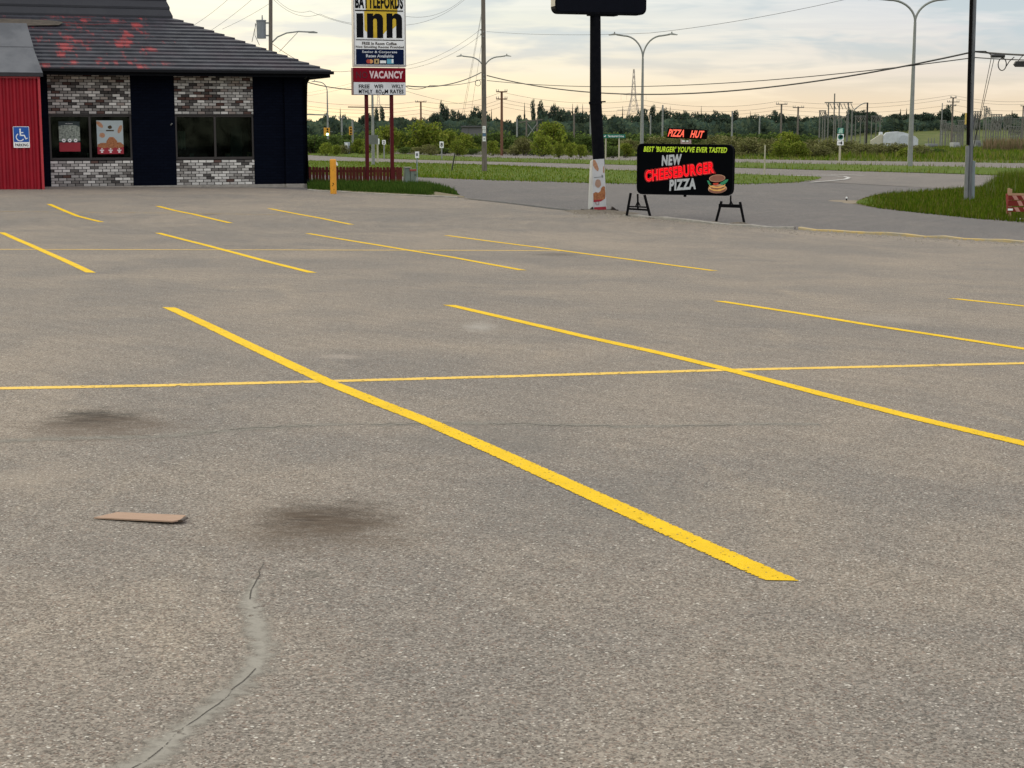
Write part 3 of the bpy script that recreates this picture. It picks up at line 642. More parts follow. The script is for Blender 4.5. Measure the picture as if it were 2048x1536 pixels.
mb.ext([(0,0),(.0,.10),(-.09,.10),(-.09,.04),(-.05,0)], 0, .01) if False else None
mb.box(xl, xr+.07, yf-.07, yf+.015, ze-.075, ze+.012); mb.build('gutter', mat('black_gutter', (.004,.0045,.006), .5, .12), bld, bevel=.01)
# bare strip where the covering has come away, above the entrance
mb = MB(); 
def roofpt(px, py, lift=.02):
    # point on the front slope seen at that pixel
    o0 = B.I @ Vector((0,0,ZC)); d = B.I.to_3x3() @ ray(px, py); sl_ = (ztop-ze)/inset
    k = (o0.z - ze - (o0.y - yf)*sl_ - .05 - lift) / (d.y*sl_ - d.z); p = o0 + d*k; return p
strip_ = [(-60,40),(10,37),(70,39),(105,41),(128,44),(118,50),(60,51),(-60,53)]
mb.add([roofpt(*p, .03) for p in strip_], [tuple(range(len(strip_)-1, -1, -1))]); mb.build('bare_roof_strip', mat('bare_wood_board', (.10,.085,.07), .95, .1, col2=(.05,.045,.04), ns=5, stretch=(1,6,6), na=.9), rf)
mb = MB(); mb.tube([roofpt(125,44,.04), roofpt(150,47,.05), roofpt(185,49,.04), roofpt(235,47,.04)], .012, 5); mb.build('loose_flashing', mat('red_flashing', (.16,.04,.045), .6), rf)
# downspout at the corner
mb = MB(); dx = .055; zs = ze-.14
mb.tube([(.08,-.16,zs+.06),(.07,-.15,zs-.02),(.01,-.06,zs-.14),(.0,-.055,zs-.25),(.0,-.055,.30),(.03,-.07,.13),(.20,-.16,.05),(.36,-.24,.03)], .05, 8)
mb.build('downspout', blackM, bld, smooth=True)
# corrugated red entrance with grey lean-to roof
VY = -1.25; vx1 = B.pl(81.5, 260, VY)[0]; vz1 = B.pl(60, 153, VY)[1]; vx0 = XL+2
redM = mat('red_corrugated_metal', (.27,.006,.016), .5, .25, col2=(.22,.005,.014), ns=3, na=.6)
ves = MB(); per = .17; x = vx1; prof = [(vx1, VY)]
while x > vx0:
    prof += [(x-.045, VY), (x-.085, VY-.05), (x-.13, VY-.05), (x-.17, VY)]; x -= per
vs = [(a, b, z) for z in (.0, vz1) for a, b in prof]; n = len(prof)
ves.add(vs, [(k+1, k, n+k, n+k+1) for k in range(n-1)])
ves.box(vx1, vx1+.015, VY-.05, .02, .0, vz1)
vo = ves.build('entrance', redM, bld)
mb = MB(); mb.box(vx0, vx1+.03, VY-.065, VY-.052, vz1-.05, vz1); mb.box(vx0, vx1+.03, VY-.065, VY-.052, .0, .05); mb.box(vx1-.03, vx1+.03, VY-.066, VY-.051, .051, vz1-.051)
mb.build('metal_trim', mat('red_trim', (.42,.03,.04), .4, .4), vo)
mb = MB(); ex = vx1+.1; ey = VY-.14; zl = B.pl(60, 145, ey)[1]; 
tx, tz = B.pl(52.5, 47.5, .55); mx_, mz = B.pl(66, 94.5, -.30)
mb.add([(vx0, ey, zl), (ex, ey, zl), (mx_, -.30, mz), (vx0, -.30, mz), (tx, .55, tz), (vx0, .55, tz), (tx-.1, 2.2, tz), (vx0, 2.2, tz), (ex, .6, zl), (mx_, 1.2, mz)],
       [(0,1,2,3), (5,4,6,7), (1,8,9,2), (2,9,6,4)])
mb.add([(vx0, -.31, mz+.015), (mx_+.01, -.31, mz+.015), (tx+.01, .55, tz+.012), (vx0, .55, tz+.012), (vx0, -.31, mz-.02), (mx_+.01, -.31, mz-.02)], [(0,1,2,3), (4,5,1,0)])
mb.build('entrance_roof', mat('grey_roll_roofing', (.135,.14,.15), .95, .1, col2=(.085,.09,.10), ns=1.4, na=.8, bump=.4, bs=90), vo)
mb = MB(); mb.box(vx0, ex+.002, ey-.012, ey+.03, zl-.10, zl-.001); mb.box(ex-.03, ex+.01, ey+.031, .0, zl-.10, zl-.001); mb.build('entrance_fascia', mat('charcoal_fascia', (.025,.026,.03), .6), vo)
mb = MB(); mb.cyl((B.pl(341,250)[0], -.06, B.pl(341,250)[1]), (B.pl(343,247)[0], -.10, B.pl(343,247)[1]), .018); mb.build('wall_hook', steelM, bld)
# accessible parking sign on the red wall
sx0, sx1, sz0, sz1 = B.rect(26.5, 253, 59, 295.5, VY-.065)
sgn = thing('parking_sign', 'blue and white accessible parking sign on the red corrugated wall', 'sign', B.M @ Vector(((sx0+sx1)/2, VY-.055, sz0)), BZ)
w_, h_ = sx1-sx0, sz1-sz0; hb = h_*.27
def rrect(x0, x1, z0, z1, r, n=4):
    p = []
    for cx, cz, a0 in ((x1-r, z1-r, 0), (x0+r, z1-r, 90), (x0+r, z0+r, 180), (x1-r, z0+r, 270)):
        for k in range(n+1): a = R(a0+90*k/n); p.append((cx+r*math.cos(a), cz+r*math.sin(a)))
    return p
mb = MB(); mb.ext(rrect(-w_/2, w_/2, 0, h_, .02), -.004, 0); mb.build('sign_plate', whiteM, sgn)
mb = MB(); mb.ext(rrect(-w_/2+.012, w_/2-.012, hb, h_-.012, .012), -.008, -.0045); mb.build('blue_field', mat('sign_blue', (.012,.085,.36), .4), sgn)
mb = MB(); u = w_; yA, yB = -.012, -.0085; cz = hb
mb.ell(-.06*u, cz+.80*u, .055*u, .055*u, yA, yB, 14)
def seg(p, q_, wd): mb.bar((p[0]*u, (yA+yB)/2, cz+p[1]*u), (q_[0]*u, (yA+yB)/2, cz+q_[1]*u), .0034, wd*u, (1,0,0)) if False else mb.ext([(p[0]*u+nx*wd*u/2, cz+p[1]*u+nz_*wd*u/2) for nx, nz_ in [_n(p,q_)]] + [(q_[0]*u+nx*wd*u/2, cz+q_[1]*u+nz_*wd*u/2) for nx, nz_ in [_n(p,q_)]] + [(q_[0]*u-nx*wd*u/2, cz+q_[1]*u-nz_*wd*u/2) for nx, nz_ in [_n(p,q_)]] + [(p[0]*u-nx*wd*u/2, cz+p[1]*u-nz_*wd*u/2) for nx, nz_ in [_n(p,q_)]], yA, yB)
def _n(p, q_): d = Vector((q_[0]-p[0], q_[1]-p[1])).normalized(); return (-d.y, d.x)
seg((-.06,.74), (-.05,.42), .085); seg((-.09,.42), (.18,.42), .075); seg((.17,.44), (.27,.20), .075); seg((.24,.19), (.38,.24), .06); seg((-.05,.60), (.13,.60), .055)
pr_ = [(-.08+.235*math.cos(R(a)), .31+.235*math.sin(R(a))) for a in range(120, 345, 15)]
for p, q_ in zip(pr_, pr_[1:]): seg(p, q_, .06)
mb.build('wheelchair_symbol', whiteM, sgn)
text('lettering', 'PARKING', darkM, sgn, 0, hb*.48, w_*.82, hb*.5, -.0045, bold=.015)
# posters and things in the windows
def poster(name, label, box, y, deco):
    x0, x1, z0, z1 = B.rect(*box, y); o = thing(name, label, 'poster', B.M @ Vector(((x0+x1)/2, y, z0)), BZ); deco(o, x1-x0, z1-z0); return o
paperM = mat('pale_poster_paper', (.36,.42,.43), .6, .2, ns=3, col2=(.30,.35,.36)); pred = mat('poster_red', (.30,.022,.035), .6); pdark = mat('poster_dark_teal', (.022,.035,.037), .6)
noodM = mat('poster_pale_dish', (.30,.34,.29), .6, col2=(.06,.08,.07), ns=22, na=1.); friedM = mat('poster_fried_food', (.36,.155,.06), .6, col2=(.20,.06,.025), ns=30, na=1.)
tanM = mat('poster_fried_tan', (.40,.22,.13), .6, col2=(.30,.14,.07), ns=25, na=.9); pgrey = mat('poster_grey', (.16,.18,.18), .6)
def d1(o, w, h):
    def part(name, m, f): mb = MB(); f(mb); mb.build(name, m, o)
    part('paper', pdark, lambda q: q.box(-w/2, w/2, -.002, 0, 0, h))
    part('picture', noodM, lambda q: q.ext([(-w/2,.36*h),(w/2,.36*h),(w/2,.82*h),(.3*w,.88*h),(-.3*w,.88*h),(-w/2,.84*h)], -.004, -.0025))
    part('red_band', pred, lambda q: q.box(-w/2, w/2, -.005, -.0042, 0, .30*h))
    [part('round_mark', whiteM, lambda q: q.ell(k*.28*w, .37*h, .09*w, .09*w, -.007, -.0052, 18)) for k in (-1, 0, 1)]
    [part('mark_centre', pgrey, lambda q: q.ell(k*.28*w, .37*h, .04*w, .03*w, -.008, -.0072, 10)) for k in (-1, 0, 1)]
    text('heading', 'We Deliver', whiteM, o, 0, .93*h, .36*w, .03*h, -.003)
def d2(o, w, h):
    def part(name, m, f): mb = MB(); f(mb); mb.build(name, m, o)
    part('paper', paperM, lambda q: q.box(-w/2, w/2, -.002, 0, 0, h))
    part('red_band', pred, lambda q: q.box(-w/2, w/2, -.0035, -.0022, 0, .22*h))
    part('drumstick_picture', tanM, lambda q: q.ell(-.38*w, .88*h, .16*w, .06*h, -.0035, -.0022, 18, R(-45))); part('drumstick_picture', tanM, lambda q: q.ell(.38*w, .74*h, .17*w, .055*h, -.0035, -.0022, 18, R(68))); part('bun_picture', tanM, lambda q: q.ell(-.30*w, .56*h, .11*w, .075*h, -.0035, -.0022, 16, 0, None, .15, 3))
    part('food_heap_picture', friedM, lambda q: (q.ell(.05*w, .33*h, .22*w, .17*h, -.0045, -.0036, 22, 0, None, .2, 4), q.ell(-.28*w, .26*h, .2*w, .08*h, -.0042, -.0036, 18, 0, None, .3, 5), q.ell(.32*w, .26*h, .17*w, .09*h, -.0042, -.0036, 18, 0, None, .3, 6)))
    part('emblem', mat('emblem_brown', (.05,.035,.015)), lambda q: (q.ell(0, .80*h, .09*w, .055*h, -.0035, -.0022, 16, 0, None, .3, 7), q.box(-.15*w, .15*w, -.0035, -.0022, .68*h, .72*h)))
    part('rule', pgrey, lambda q: q.box(-.44*w, -.16*w, -.003, -.0022, .695*h, .70*h))
    [part('price_mark', whiteM, lambda q: (q.ell(k*.33*w, .155*h, .025*w, .018*h, -.005, -.0037, 8), q.box(k*.33*w-.08*w, k*.33*w+.08*w, -.005, -.0037, .10*h, .125*h), q.box(k*.33*w-.04*w, k*.33*w+.04*w, -.005, -.0037, .04*h, .08*h))) for k in (-1, 0, 1)]
poster('window_poster', 'dark poster with pale dish, red band and three white discs in the left window', (118, 243, 160, 303), .068, d1)
poster('window_poster', 'pale poster with fried chicken pieces in the window beside the dark poster', (194, 241, 246.5, 308), .068, d2)
def sill_box(px, py0, py1, w, m, label, nm='sill_box'):
    x, z = B.pl(px, py1, .2); zt_ = B.pl(px, py0, .2)[1]; o = thing(nm, label, 'box', B.M @ Vector((x, .2, zw0+.032)), BZ)
    mb = MB(); h = max(.06, zt_-z); mb.box(-w/2, w/2, -.05, .05, 0, h); mb.build('carton', m, o, bevel=.008)
    mb = MB(); mb.box(-w*.3, w*.3, -.053, -.0505, h*.25, h*.75); mb.build('printed_face', pgrey, o)
sill_box(177.5, 304, 316, .08, mat('cream_carton', (.45,.44,.38)), 'small cream carton on the sill left of the centre bar of the first window')
sill_box(384, 308, 318, .11, mat('grey_carton', (.30,.30,.29)), 'grey printed carton on the sill at the left of the second window')
sill_box(455, 307, 317, .15, mat('brown_carton', (.30,.20,.13)), 'brown carton on the sill right of the centre bar of the second window')
sill_box(499, 304, 316, .11, mat('tan_carton', (.50,.34,.20)), 'light tan carton at the right end of the second window sill')
x, z = B.pl(364, 300, .5); cl_ = thing('hanging_cloth', 'pale green cloth hanging behind the left edge of the second window', 'cloth', B.M @ Vector((x, .5, z)), BZ)
mb = MB(); zz1 = B.pl(364, 262, .5)[1]
for k in range(8):
    a, b = -.11+.0275*k, -.11+.0275*(k+1); y0, y1 = .02*math.sin(k*1.7), .02*math.sin((k+1)*1.7); z_l = .05*abs(math.sin(k*.9))
    mb.add([(a,y0,z_l),(b,y1,.05*abs(math.sin((k+1)*.9))),(b,y1,zz1-z),(a,y0,zz1-z),(a,y0+.01,z_l),(b,y1+.01,.05*abs(math.sin((k+1)*.9))),(b,y1+.01,zz1-z),(a,y0+.01,zz1-z)], [(0,1,2,3),(7,6,5,4),(3,2,6,7),(1,0,4,5)])
mb.build('folds', mat('pale_green_cloth', (.26,.36,.30), .9, col2=(.42,.46,.42), ns=9), cl_)
mb = MB(); mb.tube([(-.05,.0,zz1-z),(0,0,zz1-z+.12),(.05,0,zz1-z)], .012, 6); mb.build('hanger', steelM, cl_)

# ------------------------------------------------------------------ yellow bollard
p = gp(667, 388); bo = thing('bollard', 'chipped yellow steel bollard beside the downspout', 'bollard', p, R(6))
hB = zat(318, p.y)-p.z; r_ = 6.3*p.y/F
ybM = mat('bollard_yellow', (.66,.30,.022), .55, .35, col2=(.52,.22,.02), ns=5)
mb = MB(); mb.cyl((0,0,-.1), (0,0,hB-.03), r_, r_, 16); mb.cyl((0,0,hB-.03), (0,0,hB), r_, r_*.75, 16); mb.build('post', ybM, bo, smooth=False)
mb = MB()
for k, (zq, wq) in enumerate(((.27,.035),(.25,.02),(.22,.028),(.62,.015),(.12,.02),(.30,.012))):
    mb = MB(); a = -1.6 + .25*math.sin(k*2.1); mb.cyl((math.cos(a)*r_*.9, math.sin(a)*r_*.9, zq), (math.cos(a)*(r_+.003), math.sin(a)*(r_+.003), zq), wq*.55, wq*.5, 7); mb.build('paint_chip', darkM, bo)
mb = MB(); mb.ext([(r_*.6,hB-.16),(r_+.05,hB-.17),(r_+.03,hB-.09),(r_*.8,hB-.04)], -.01, .01); mb.build('sticker_flap', whiteM, bo)

# ------------------------------------------------------------------ red picket fence
FD = 50.9; fx0, fx1 = at(596, 252, FD).x, at(803.5, 252, FD).x; fz = zat(377, FD)
fe = thing('picket_fence', 'low dark red picket fence in front of the inn sign posts', 'fence', (fx0, FD, fz), 0)
fred = mat('fence_red', (.135,.036,.028), .9, .05, col2=(.09,.028,.022), ns=3, na=.8, stretch=(3,3,1)); mb = MB(); x = 0; k = 0; hF = zat(334, FD)-fz; q = random.Random(4)
while x < fx1-fx0-.08:
    w = .088; hh = hF+q.uniform(-.012,.012); mb.add([(x+dx_, y, z) for y in (0,.018) for dx_, z in ((0,-.1),(w,-.1),(w,hh-.02),(w*.75,hh),(w*.25,hh),(0,hh-.02))],
        [(0,1,2,3,4,5),(11,10,9,8,7,6)]+[(i_, (i_+1) % 6, 6+(i_+1) % 6, 6+i_) for i_ in range(6)]); x += w+q.uniform(.006,.026); k += 1
mb.build('pickets', fred, fe)
mb = MB(); 
for z in (.14, hF-.16): mb.box(-.05, fx1-fx0, .02, .055, z, z+.07)
mb.build('rail', fred, fe)
for x in np.linspace(.3, fx1-fx0-.1, 3): mb = MB(); mb.box(x-.045, x+.045, .057, .145, -.15, hF-.02); mb.build('fence_post', fred, fe)

# ------------------------------------------------------------------ inn sign
ID = 50.5; pL = onx(758, ID); IZ = R(16); I = Frame((pL.x, ID, zat(377, ID)), IZ)
inn = thing('inn_sign', 'tall inn sign with black lettering over a yellow mark on two red posts', 'sign', I.loc, IZ)
postred = mat('post_red', (.095,.014,.016), .7, .1, ns=4)
for px_ in (733.5, 783.5):
    x, _ = I.pl(px_, 260, .12); mb = MB(); mb.box(x-.052, x+.052, .07, .17, -.2, I.pl(px_,180)[1]); mb.build('post', postred, inn, bevel=.006)
def ib(a, b, c, d, y=0.): return I.rect(a, b, c, d, y)
x0, x1, za, zb2 = ib(707, 0, 811.5, 133.5); zup = zb2 + .75
alM = mat('aluminium_edge', (.42,.40,.38), .45, .4, .3); DEP = .30
mb = MB(); mb.box(x0, x1, .0, DEP, za, zup); mb.build('cabinet', alM, inn, bevel=.01)
mb = MB(); mb.box(x0+.03, x1-.03, -.006, -.001, za+.06, zup-.03); face = mb.build('sign_face', whiteM, inn)
mb = MB(); mb.box(x0, x0+.03, -.02, -.0012, za, zup); mb.box(x1-.03, x1, -.02, -.0012, za, zup); mb.box(x0+.03, x1-.03, -.02, -.0012, za, za+.055); mb.build('retainer', alM, inn)
yM = mat('sign_yellow', (.60,.42,.035), .5, .2, ns=4); pz = [(731,-30),(795,-30),(795,20),(792,52),(783,60),(772,62),(760,76),(746,76),(738,68),(729,60),(728,23),(732,18)]
mb = MB(); mb.ext([I.pl(*p_) for p_ in pz][::-1], -.009, -.0065); mb.build('yellow_mark', yM, inn)
def itext(nm, s, m, box, y=-.010, bold=.035, **k):
    a, b, c, d = ib(*box, 0.); return text(nm, s, m, inn, (a+b)/2, (c+d)/2, b-a, d-c, y, bold=bold, **k)
itext('lettering', 'BATTLEFORDS', darkM, (710, -8, 806, 17.5), bold=.045)
itext('rule', '_', darkM, (710, 20.3, 806, 22.6)); itext('rule', '_', darkM, (712, 79.2, 807, 80.8))
mb = MB(); px0, px1, pza, pzb = ib(713, 26.5, 726.5, 75)
mb.box(px0, px1, -.013, -.0095, pza, pzb)
for a, b in ((734, 766), (773, 804)):
    l, r2, z_0, z_1 = ib(a, 27, b, 76); ww = r2-l; s_ = .38*ww; mid_ = (l+r2)/2
    mb.box(l, l+s_, -.013, -.0095, z_0, z_1)
    mb.ext([(l+s_, z_1-.15*ww), (l+s_, z_1-.42*ww)] + [(mid_+.12*ww*math.cos(R(a_)), z_1-.42*ww+.12*ww*math.sin(R(a_))) for a_ in (150,110,70,30)] + [(r2-s_, z_1-.45*ww), (r2-s_, z_0), (r2, z_0), (r2, z_1-.28*ww), (r2-.08*ww, z_1-.1*ww), (r2-.25*ww, z_1-.005), (l+.55*ww, z_1)], -.013, -.0095)
mb.build('inn_lettering', darkM, inn)
gM = mat('sign_grey_lettering', (.10,.09,.085), .5)
itext('lettering', 'FREE In Room Coffee', gM, (724, 84, 793, 90)); itext('lettering', 'Non Smoking Rooms Provided', gM, (711.5, 91.5, 807.5, 97.5))
a, b, c, d = ib(712, 98.5, 807.5, 129); mb = MB(); mb.box(a, b, -.0095, -.0065, c, d); mb.build('navy_panel', mat('sign_navy', (.004,.011,.043), .6, .05), inn)
lw = mat('sign_pale_lettering', (.55,.58,.62), .5)
itext('lettering', 'Senior & Corporate', lw, (724, 101.5, 794, 107.5)); itext('lettering', 'Rates Available', lw, (732, 109, 787, 115))
def icon(nm, box, m, mk):
    a, b, c, d = ib(*box); mb = MB(); mk(mb, a, b, c, d); mb.build(nm, m, inn)
icon('card_emblem', (732.5,118.5,740.5,127), mat('card_red', (.45,.06,.04)), lambda q, a, b, c, d: q.ell((a+b)/2, (c+d)/2, (b-a)/2, (d-c)/2, -.0135, -.0105, 16))
icon('card_emblem', (737.5,118.5,746,127), mat('card_orange', (.62,.30,.10)), lambda q, a, b, c, d: q.ell((a+b)/2, (c+d)/2, (b-a)/2, (d-c)/2, -.012, -.010, 16))
icon('card_emblem', (748,118,758,127.5), mat('card_cream', (.50,.36,.16)), lambda q, a, b, c, d: (q.box(a, b, -.012, -.010, c, d)))
icon('card_emblem', (751.5,120,755,126), darkM, lambda q, a, b, c, d: q.ell((a+b)/2, (c+d)/2, (b-a)/2, (d-c)/2, -.0135, -.0125, 10))
icon('card_emblem', (760,121,772,126.5), whiteM, lambda q, a, b, c, d: q.box(a, b, -.012, -.010, c, d))
icon('card_emblem', (774,118,787,127.5), mat('card_blue', (.12,.38,.50)), lambda q, a, b, c, d: q.box(a, b, -.012, -.010, c, d))
icon('card_emblem', (783,118.5,786.5,126), whiteM, lambda q, a, b, c, d: q.box(a, b, -.0135, -.0125, c, d))
x0, x1, za2, zb3 = ib(706, 135.5, 811.5, 190); zm = I.pl(760, 164.3)[1]
mb = MB(); mb.box(x0, x1, .0, DEP, za2, zb3); mb.build('lower_cabinet', mat('lower_cabinet_red', (.13,.016,.022), .5), inn, bevel=.01)
rM = mat('vacancy_red', (.20,.004,.014), .6, .08, ns=3); ch = .05
mb = MB(); mb.ext([(x0+.01,zm),(x1-.005,zm),(x1-.005,zb3-ch),(x1-ch*.8,zb3-.005),(x0+ch,zb3-.005),(x0+.01,zb3-ch)], -.008, -.001); mb.build('vacancy_panel', rM, inn)
itext('lettering', 'NO', mat('unlit_tube', (.07,.012,.02), .4), (712, 143, 735, 156.5), -.010, 0.0)
itext('lettering', 'VACANCY', mat('pale_pink_lettering', (.72,.56,.58), .4), (738.5, 142, 806.5, 157), -.010, .045)
mb = MB(); mb.box(x0+.015, x1-.005, -.008, -.001, za2+.012, zm-.006); mb.build('reader_board', mat('reader_white', (.68,.70,.72), .5, ns=4), inn)
itext('lettering', 'FREE', darkM, (717.5, 169, 739, 176.5), bold=.022); itext('lettering', 'WIFI', darkM, (748, 169, 766, 176.5), bold=.022); itext('lettering', 'WKLY', darkM, (783, 169, 807, 176.5), bold=.022)
itext('lettering', 'MTHLY', darkM, (717.5, 179, 745, 187), bold=.022); itext('lettering', 'RO', darkM, (752, 179, 763, 187), bold=.022); itext('lettering', 'O', darkM, (764, 183, 769, 190)); itext('lettering', 'M', darkM, (769.5, 179, 776, 187)); itext('lettering', 'RATES', darkM, (780.5, 179, 807, 187), bold=.022)
mb = MB(); l = I.pl(696, 214, .2); r2 = I.pl(783, 215.2, .2); mb.bar((l[0], .2, l[1]), (r2[0], .2, r2[1]), .03, .03); mb.build('cross_rod', wireM, inn)

# ------------------------------------------------------------------ utility cabinet and marker post near the fence
p = gp(821, 372.5); d_ = p.y; cb = thing('utility_cabinet', 'grey green utility cabinet with a rusty red lid band by the fence end', 'utility box', p, R(14)); Fm = Frame(p, R(14))
a, b, c, d = Fm.rect(810, 334, 832, 372.5); h = d
gcM = mat('grey_green_paint', (.16,.20,.17), .6, .25, ns=5)
mb = MB(); mb.box(a, a+(b-a)*.48, 0, .25, -.08, h-.03); mb.build('body', gcM, cb, bevel=.008); mb = MB(); mb.box(a+(b-a)*.5, b, -.02, .25, -.08, h-.06); mb.build('door', gcM, cb, bevel=.008)
mb = MB(); mb.box(a-.01, a+(b-a)*.6, -.03, .26, h-.029, h+.0); mb.build('lid', concM, cb); mb = MB(); mb.box(a+(b-a)*.42, b+.01, -.035, .24, h-.09, h-.061); mb.box(a+(b-a)*.42, b+.01, -.035, -.021, h-.12, h-.091); mb.build('lid_band', mat('rust_red', (.30,.07,.05)), cb)
mb = MB(); mb.box(a+(b-a)*.88, a+(b-a)*.92, -.035, -.021, .3, .36); mb.build('handle', darkM, cb)
p = gp(834.5, 374); mk = thing('marker_post', 'thin blue grey marker post with a white plate at the cabinet', 'marker post', p, R(10)); hM = zat(303, p.y)-p.z
mb = MB(); mb.cyl((0,0,-.1), (0,0,hM-.02), .016, .016, 8); mb.build('post', mat('pale_blue_post', (.22,.28,.30), .5), mk)
mb = MB(); mb.box(-.06, .06, -.03, -.018, hM-.19, hM); mb.build('plate', whiteM, mk); mb = MB(); mb.box(-.035, .03, -.035, -.031, hM-.13, hM-.05); mb.build('printed_mark', pgrey, mk)

# ------------------------------------------------------------------ black pylon sign with poster sleeve
p = gp(1197, 421); PD = p.y; KZ = R(17); K = Frame(p, KZ)
ps = thing('pylon_sign', 'black pole sign with a round-cornered black cabinet cut by the top of the picture', 'sign', p, KZ)
zc0 = K.pl(1190, 29)[1]; xb = K.pl(1197, 300)[0]; xt = K.pl(1190.5, 40)[0]; rp = 12.2*PD/F
mb = MB(); mb.tube([(0,0,-.1), (xb*.3,0,1.2), (xt*.8,0,zc0*.55)], [rp*1.02, rp, rp*.98], 18); mb.tube([(xt*.8,0,zc0*.55), (xt,0,zc0+.05)], [rp*.96, rp*.86], 18); mb.tube([(xt*.8,0,zc0*.548), (xt*.82,0,zc0*.556)], rp*1.08, 18)
mb.build('pole', blackM, ps, smooth=True)
l_, r_2 = K.pl(1178, 205)[0], K.pl(1211, 203)[0]; zr = K.pl(1197, 204)[1]
mb = MB(); mb.bar((l_, 0, zr-.01), (r_2, 0, zr+.01), .03, .03); mb.build('step_bar', blackM, ps)
a, b = K.pl(1106, 10)[0], K.pl(1288, 10)[0]; zb_ = zc0
mb = MB(); mb.ext(rrect(a, b, zb_, zb_+1.5, .14, 6), -.16, .16); mb.build('cabinet', blackM, ps, bevel=.01)
mb = MB(); mb.ext(rrect(a+.03, b-.03, zb_+.045, zb_+1.47, .12, 6), -.166, -.161); mb.build('face_panel', mat('satin_black_face', (.004,.005,.009), .6, .05), ps)
mb = MB(); mb.ext(rrect(a-.002, a+.004, zb_+.16, zb_+1.35, .001, 1), -.145, .145); mb.build('return_panel', mat('cream_return', (.40,.37,.30), .5), ps)
mb = MB(); mb.box(-.16+xt, .5+xt, -.14, .14, zb_-.03, zb_-.001); mb.build('mount_plate', blackM, ps)
mb = MB(); mb.box(-.36, .38, -.30, .2, 0, .03); mb.ext([(-.32,.031),(-.21,.031),(-.23,.10)], -.27, -.20); mb.ext([(.22,.031),(.34,.031),(.25,.10)], -.27, -.20); mb.build('base_plate', mat('dark_rust', (.03,.022,.018)), ps)
sv = thing('poster_sleeve', 'white poster sleeve with chicken pictures wrapped round the base of the black pole', 'poster', p, KZ)
yS = -.24
def kp(px_, py_): x, z = K.pl(px_, py_, yS); return x, z
qs = [kp(1185.5,421), kp(1213,421), kp(1208.5,317.5), kp(1185,319)]
sleeveM = mat('sleeve_white', (.50,.51,.52), .4, .35, ns=3)
mb = MB(); z0s = .03
bl, br, tr_, tl = [Vector((x, yS, max(z, z0s))) for x, z in qs]
bk1 = Vector((bl.x+.04, .20, z0s)); bk2 = Vector((tl.x+.09, .18, tl.z-.04)); bk3 = Vector((br.x+.0, .20, z0s)); bk4 = Vector((tr_.x-.02, .18, tr_.z-.02))
mb.add([bl, br, tr_, tl, bk1, bk2, bk3, bk4], [(0,1,2,3), (4,0,3,5), (1,6,7,2), (6,4,5,7)]); so_ = mb.build('panel', sleeveM, sv)
def front(px_, py_, k=0): x, z = kp(px_, py_); return (x, z)
def sdec(nm, m, polys, y0=-.004, y1=-.0015):
    mb = MB()
    for P_ in polys: mb.ext([front(*q_) for q_ in P_][::-1], yS+y0, yS+y1)
    mb.build(nm, m, sv)
sdec('drumstick_picture', tanM, [[(1186,320),(1190,320),(1194,327),(1197.5,338),(1196,343),(1190,338),(1186,331)], [(1206.5,333),(1208.2,332),(1208.8,346),(1206,345)]])
sdec('disc_picture', mat('poster_disc_tan', (.34,.22,.16), .6, ns=30, col2=(.26,.16,.11)), [[(1196+6*math.cos(a_)*(1+.08*math.sin(5*a_)), 367+8.5*math.sin(a_)) for a_ in np.linspace(0, 6.0, 16)]])
sdec('food_heap_picture', friedM, [[(1186.5,387),(1191,384),(1197,385.5),(1201,382),(1202.5,376),(1206,372.5),(1209.7,373),(1210.8,388),(1210,397),(1206,400),(1196,400.5),(1187,404)]])
sdec('shade_picture', pred, [[(1187,400),(1196,399),(1207,399),(1202,402.5),(1187,404.5)]], -.0055, -.0042)
sdec('rule', pgrey, [[(1188,354.6),(1203,353.0),(1203,354.2),(1188,355.8)], [(1203,349),(1206,351),(1206,355.5),(1203.2,355)]])
sdec('red_band', pred, [[(1188,414.5),(1212,413),(1212.8,420.2),(1188,420.8)]])
mb = MB(); ring_ = [(1194.6+3.2*math.cos(a_), 405.5+4.0*math.sin(a_)) for a_ in np.linspace(0, 2*math.pi, 17)]
for p_, q_ in zip(ring_, ring_[1:]): A_, B_ = front(*p_), front(*q_); mb.bar((A_[0], yS-.006, A_[1]), (B_[0], yS-.006, B_[1]), .004, .018, (0,1,0))
mb.build('ring_mark', pred, sv)
mb = MB()
for f0, f1, w0, w1 in ((.52,.74,.35,.9),(.80,.88,.4,.95)):
    A_ = lambda s, h_: (bk1.lerp(bl, s)).lerp(bk2.lerp(tl, s), h_) + Vector((-.004, -.002, 0))
    mb.add([A_(w0,f0), A_(w1,f0), A_(w1,f1), A_(w0,f1)], [(0,1,2,3)])
mb.build('side_picture', tanM, sv)

# ------------------------------------------------------------------ mobile message sign
fl, fr_ = gp(1277, 431.5), gp(1460, 447.5); mzr = math.atan2(fr_.y-fl.y, fr_.x-fl.x); cM = (fl+fr_)/2
MS = Frame(cM, mzr*.6); ms = thing('mobile_sign', 'black portable message sign with lime, white and glowing red lettering on two trestles', 'sign', cM, mzr*.6)
mb = MB(); bp = [MS.pl(*q_) for q_ in ((1274.5,387.5),(1464.5,391),(1467.5,290.5),(1275.5,287.5))]
def rpoly(P_, r):
    out = []
    for k in range(4):
        a, b, c = Vector(P_[k-1]), Vector(P_[k]), Vector(P_[(k+1) % 4]); u1 = (a-b).normalized(); u2 = (c-b).normalized()
        for f in (0, .25, .5, .75, 1): out.append(tuple((b+u1*r).lerp(b, f).lerp(b.lerp(b+u2*r, f), f)))
    return out
mb.ext(rpoly(bp, .14), 0, .10); mb.build('board', mat('message_board_black', (.0025,.003,.004), .8, .015), ms, bevel=.008)
mb = MB(); rp_ = rpoly(bp, .14)
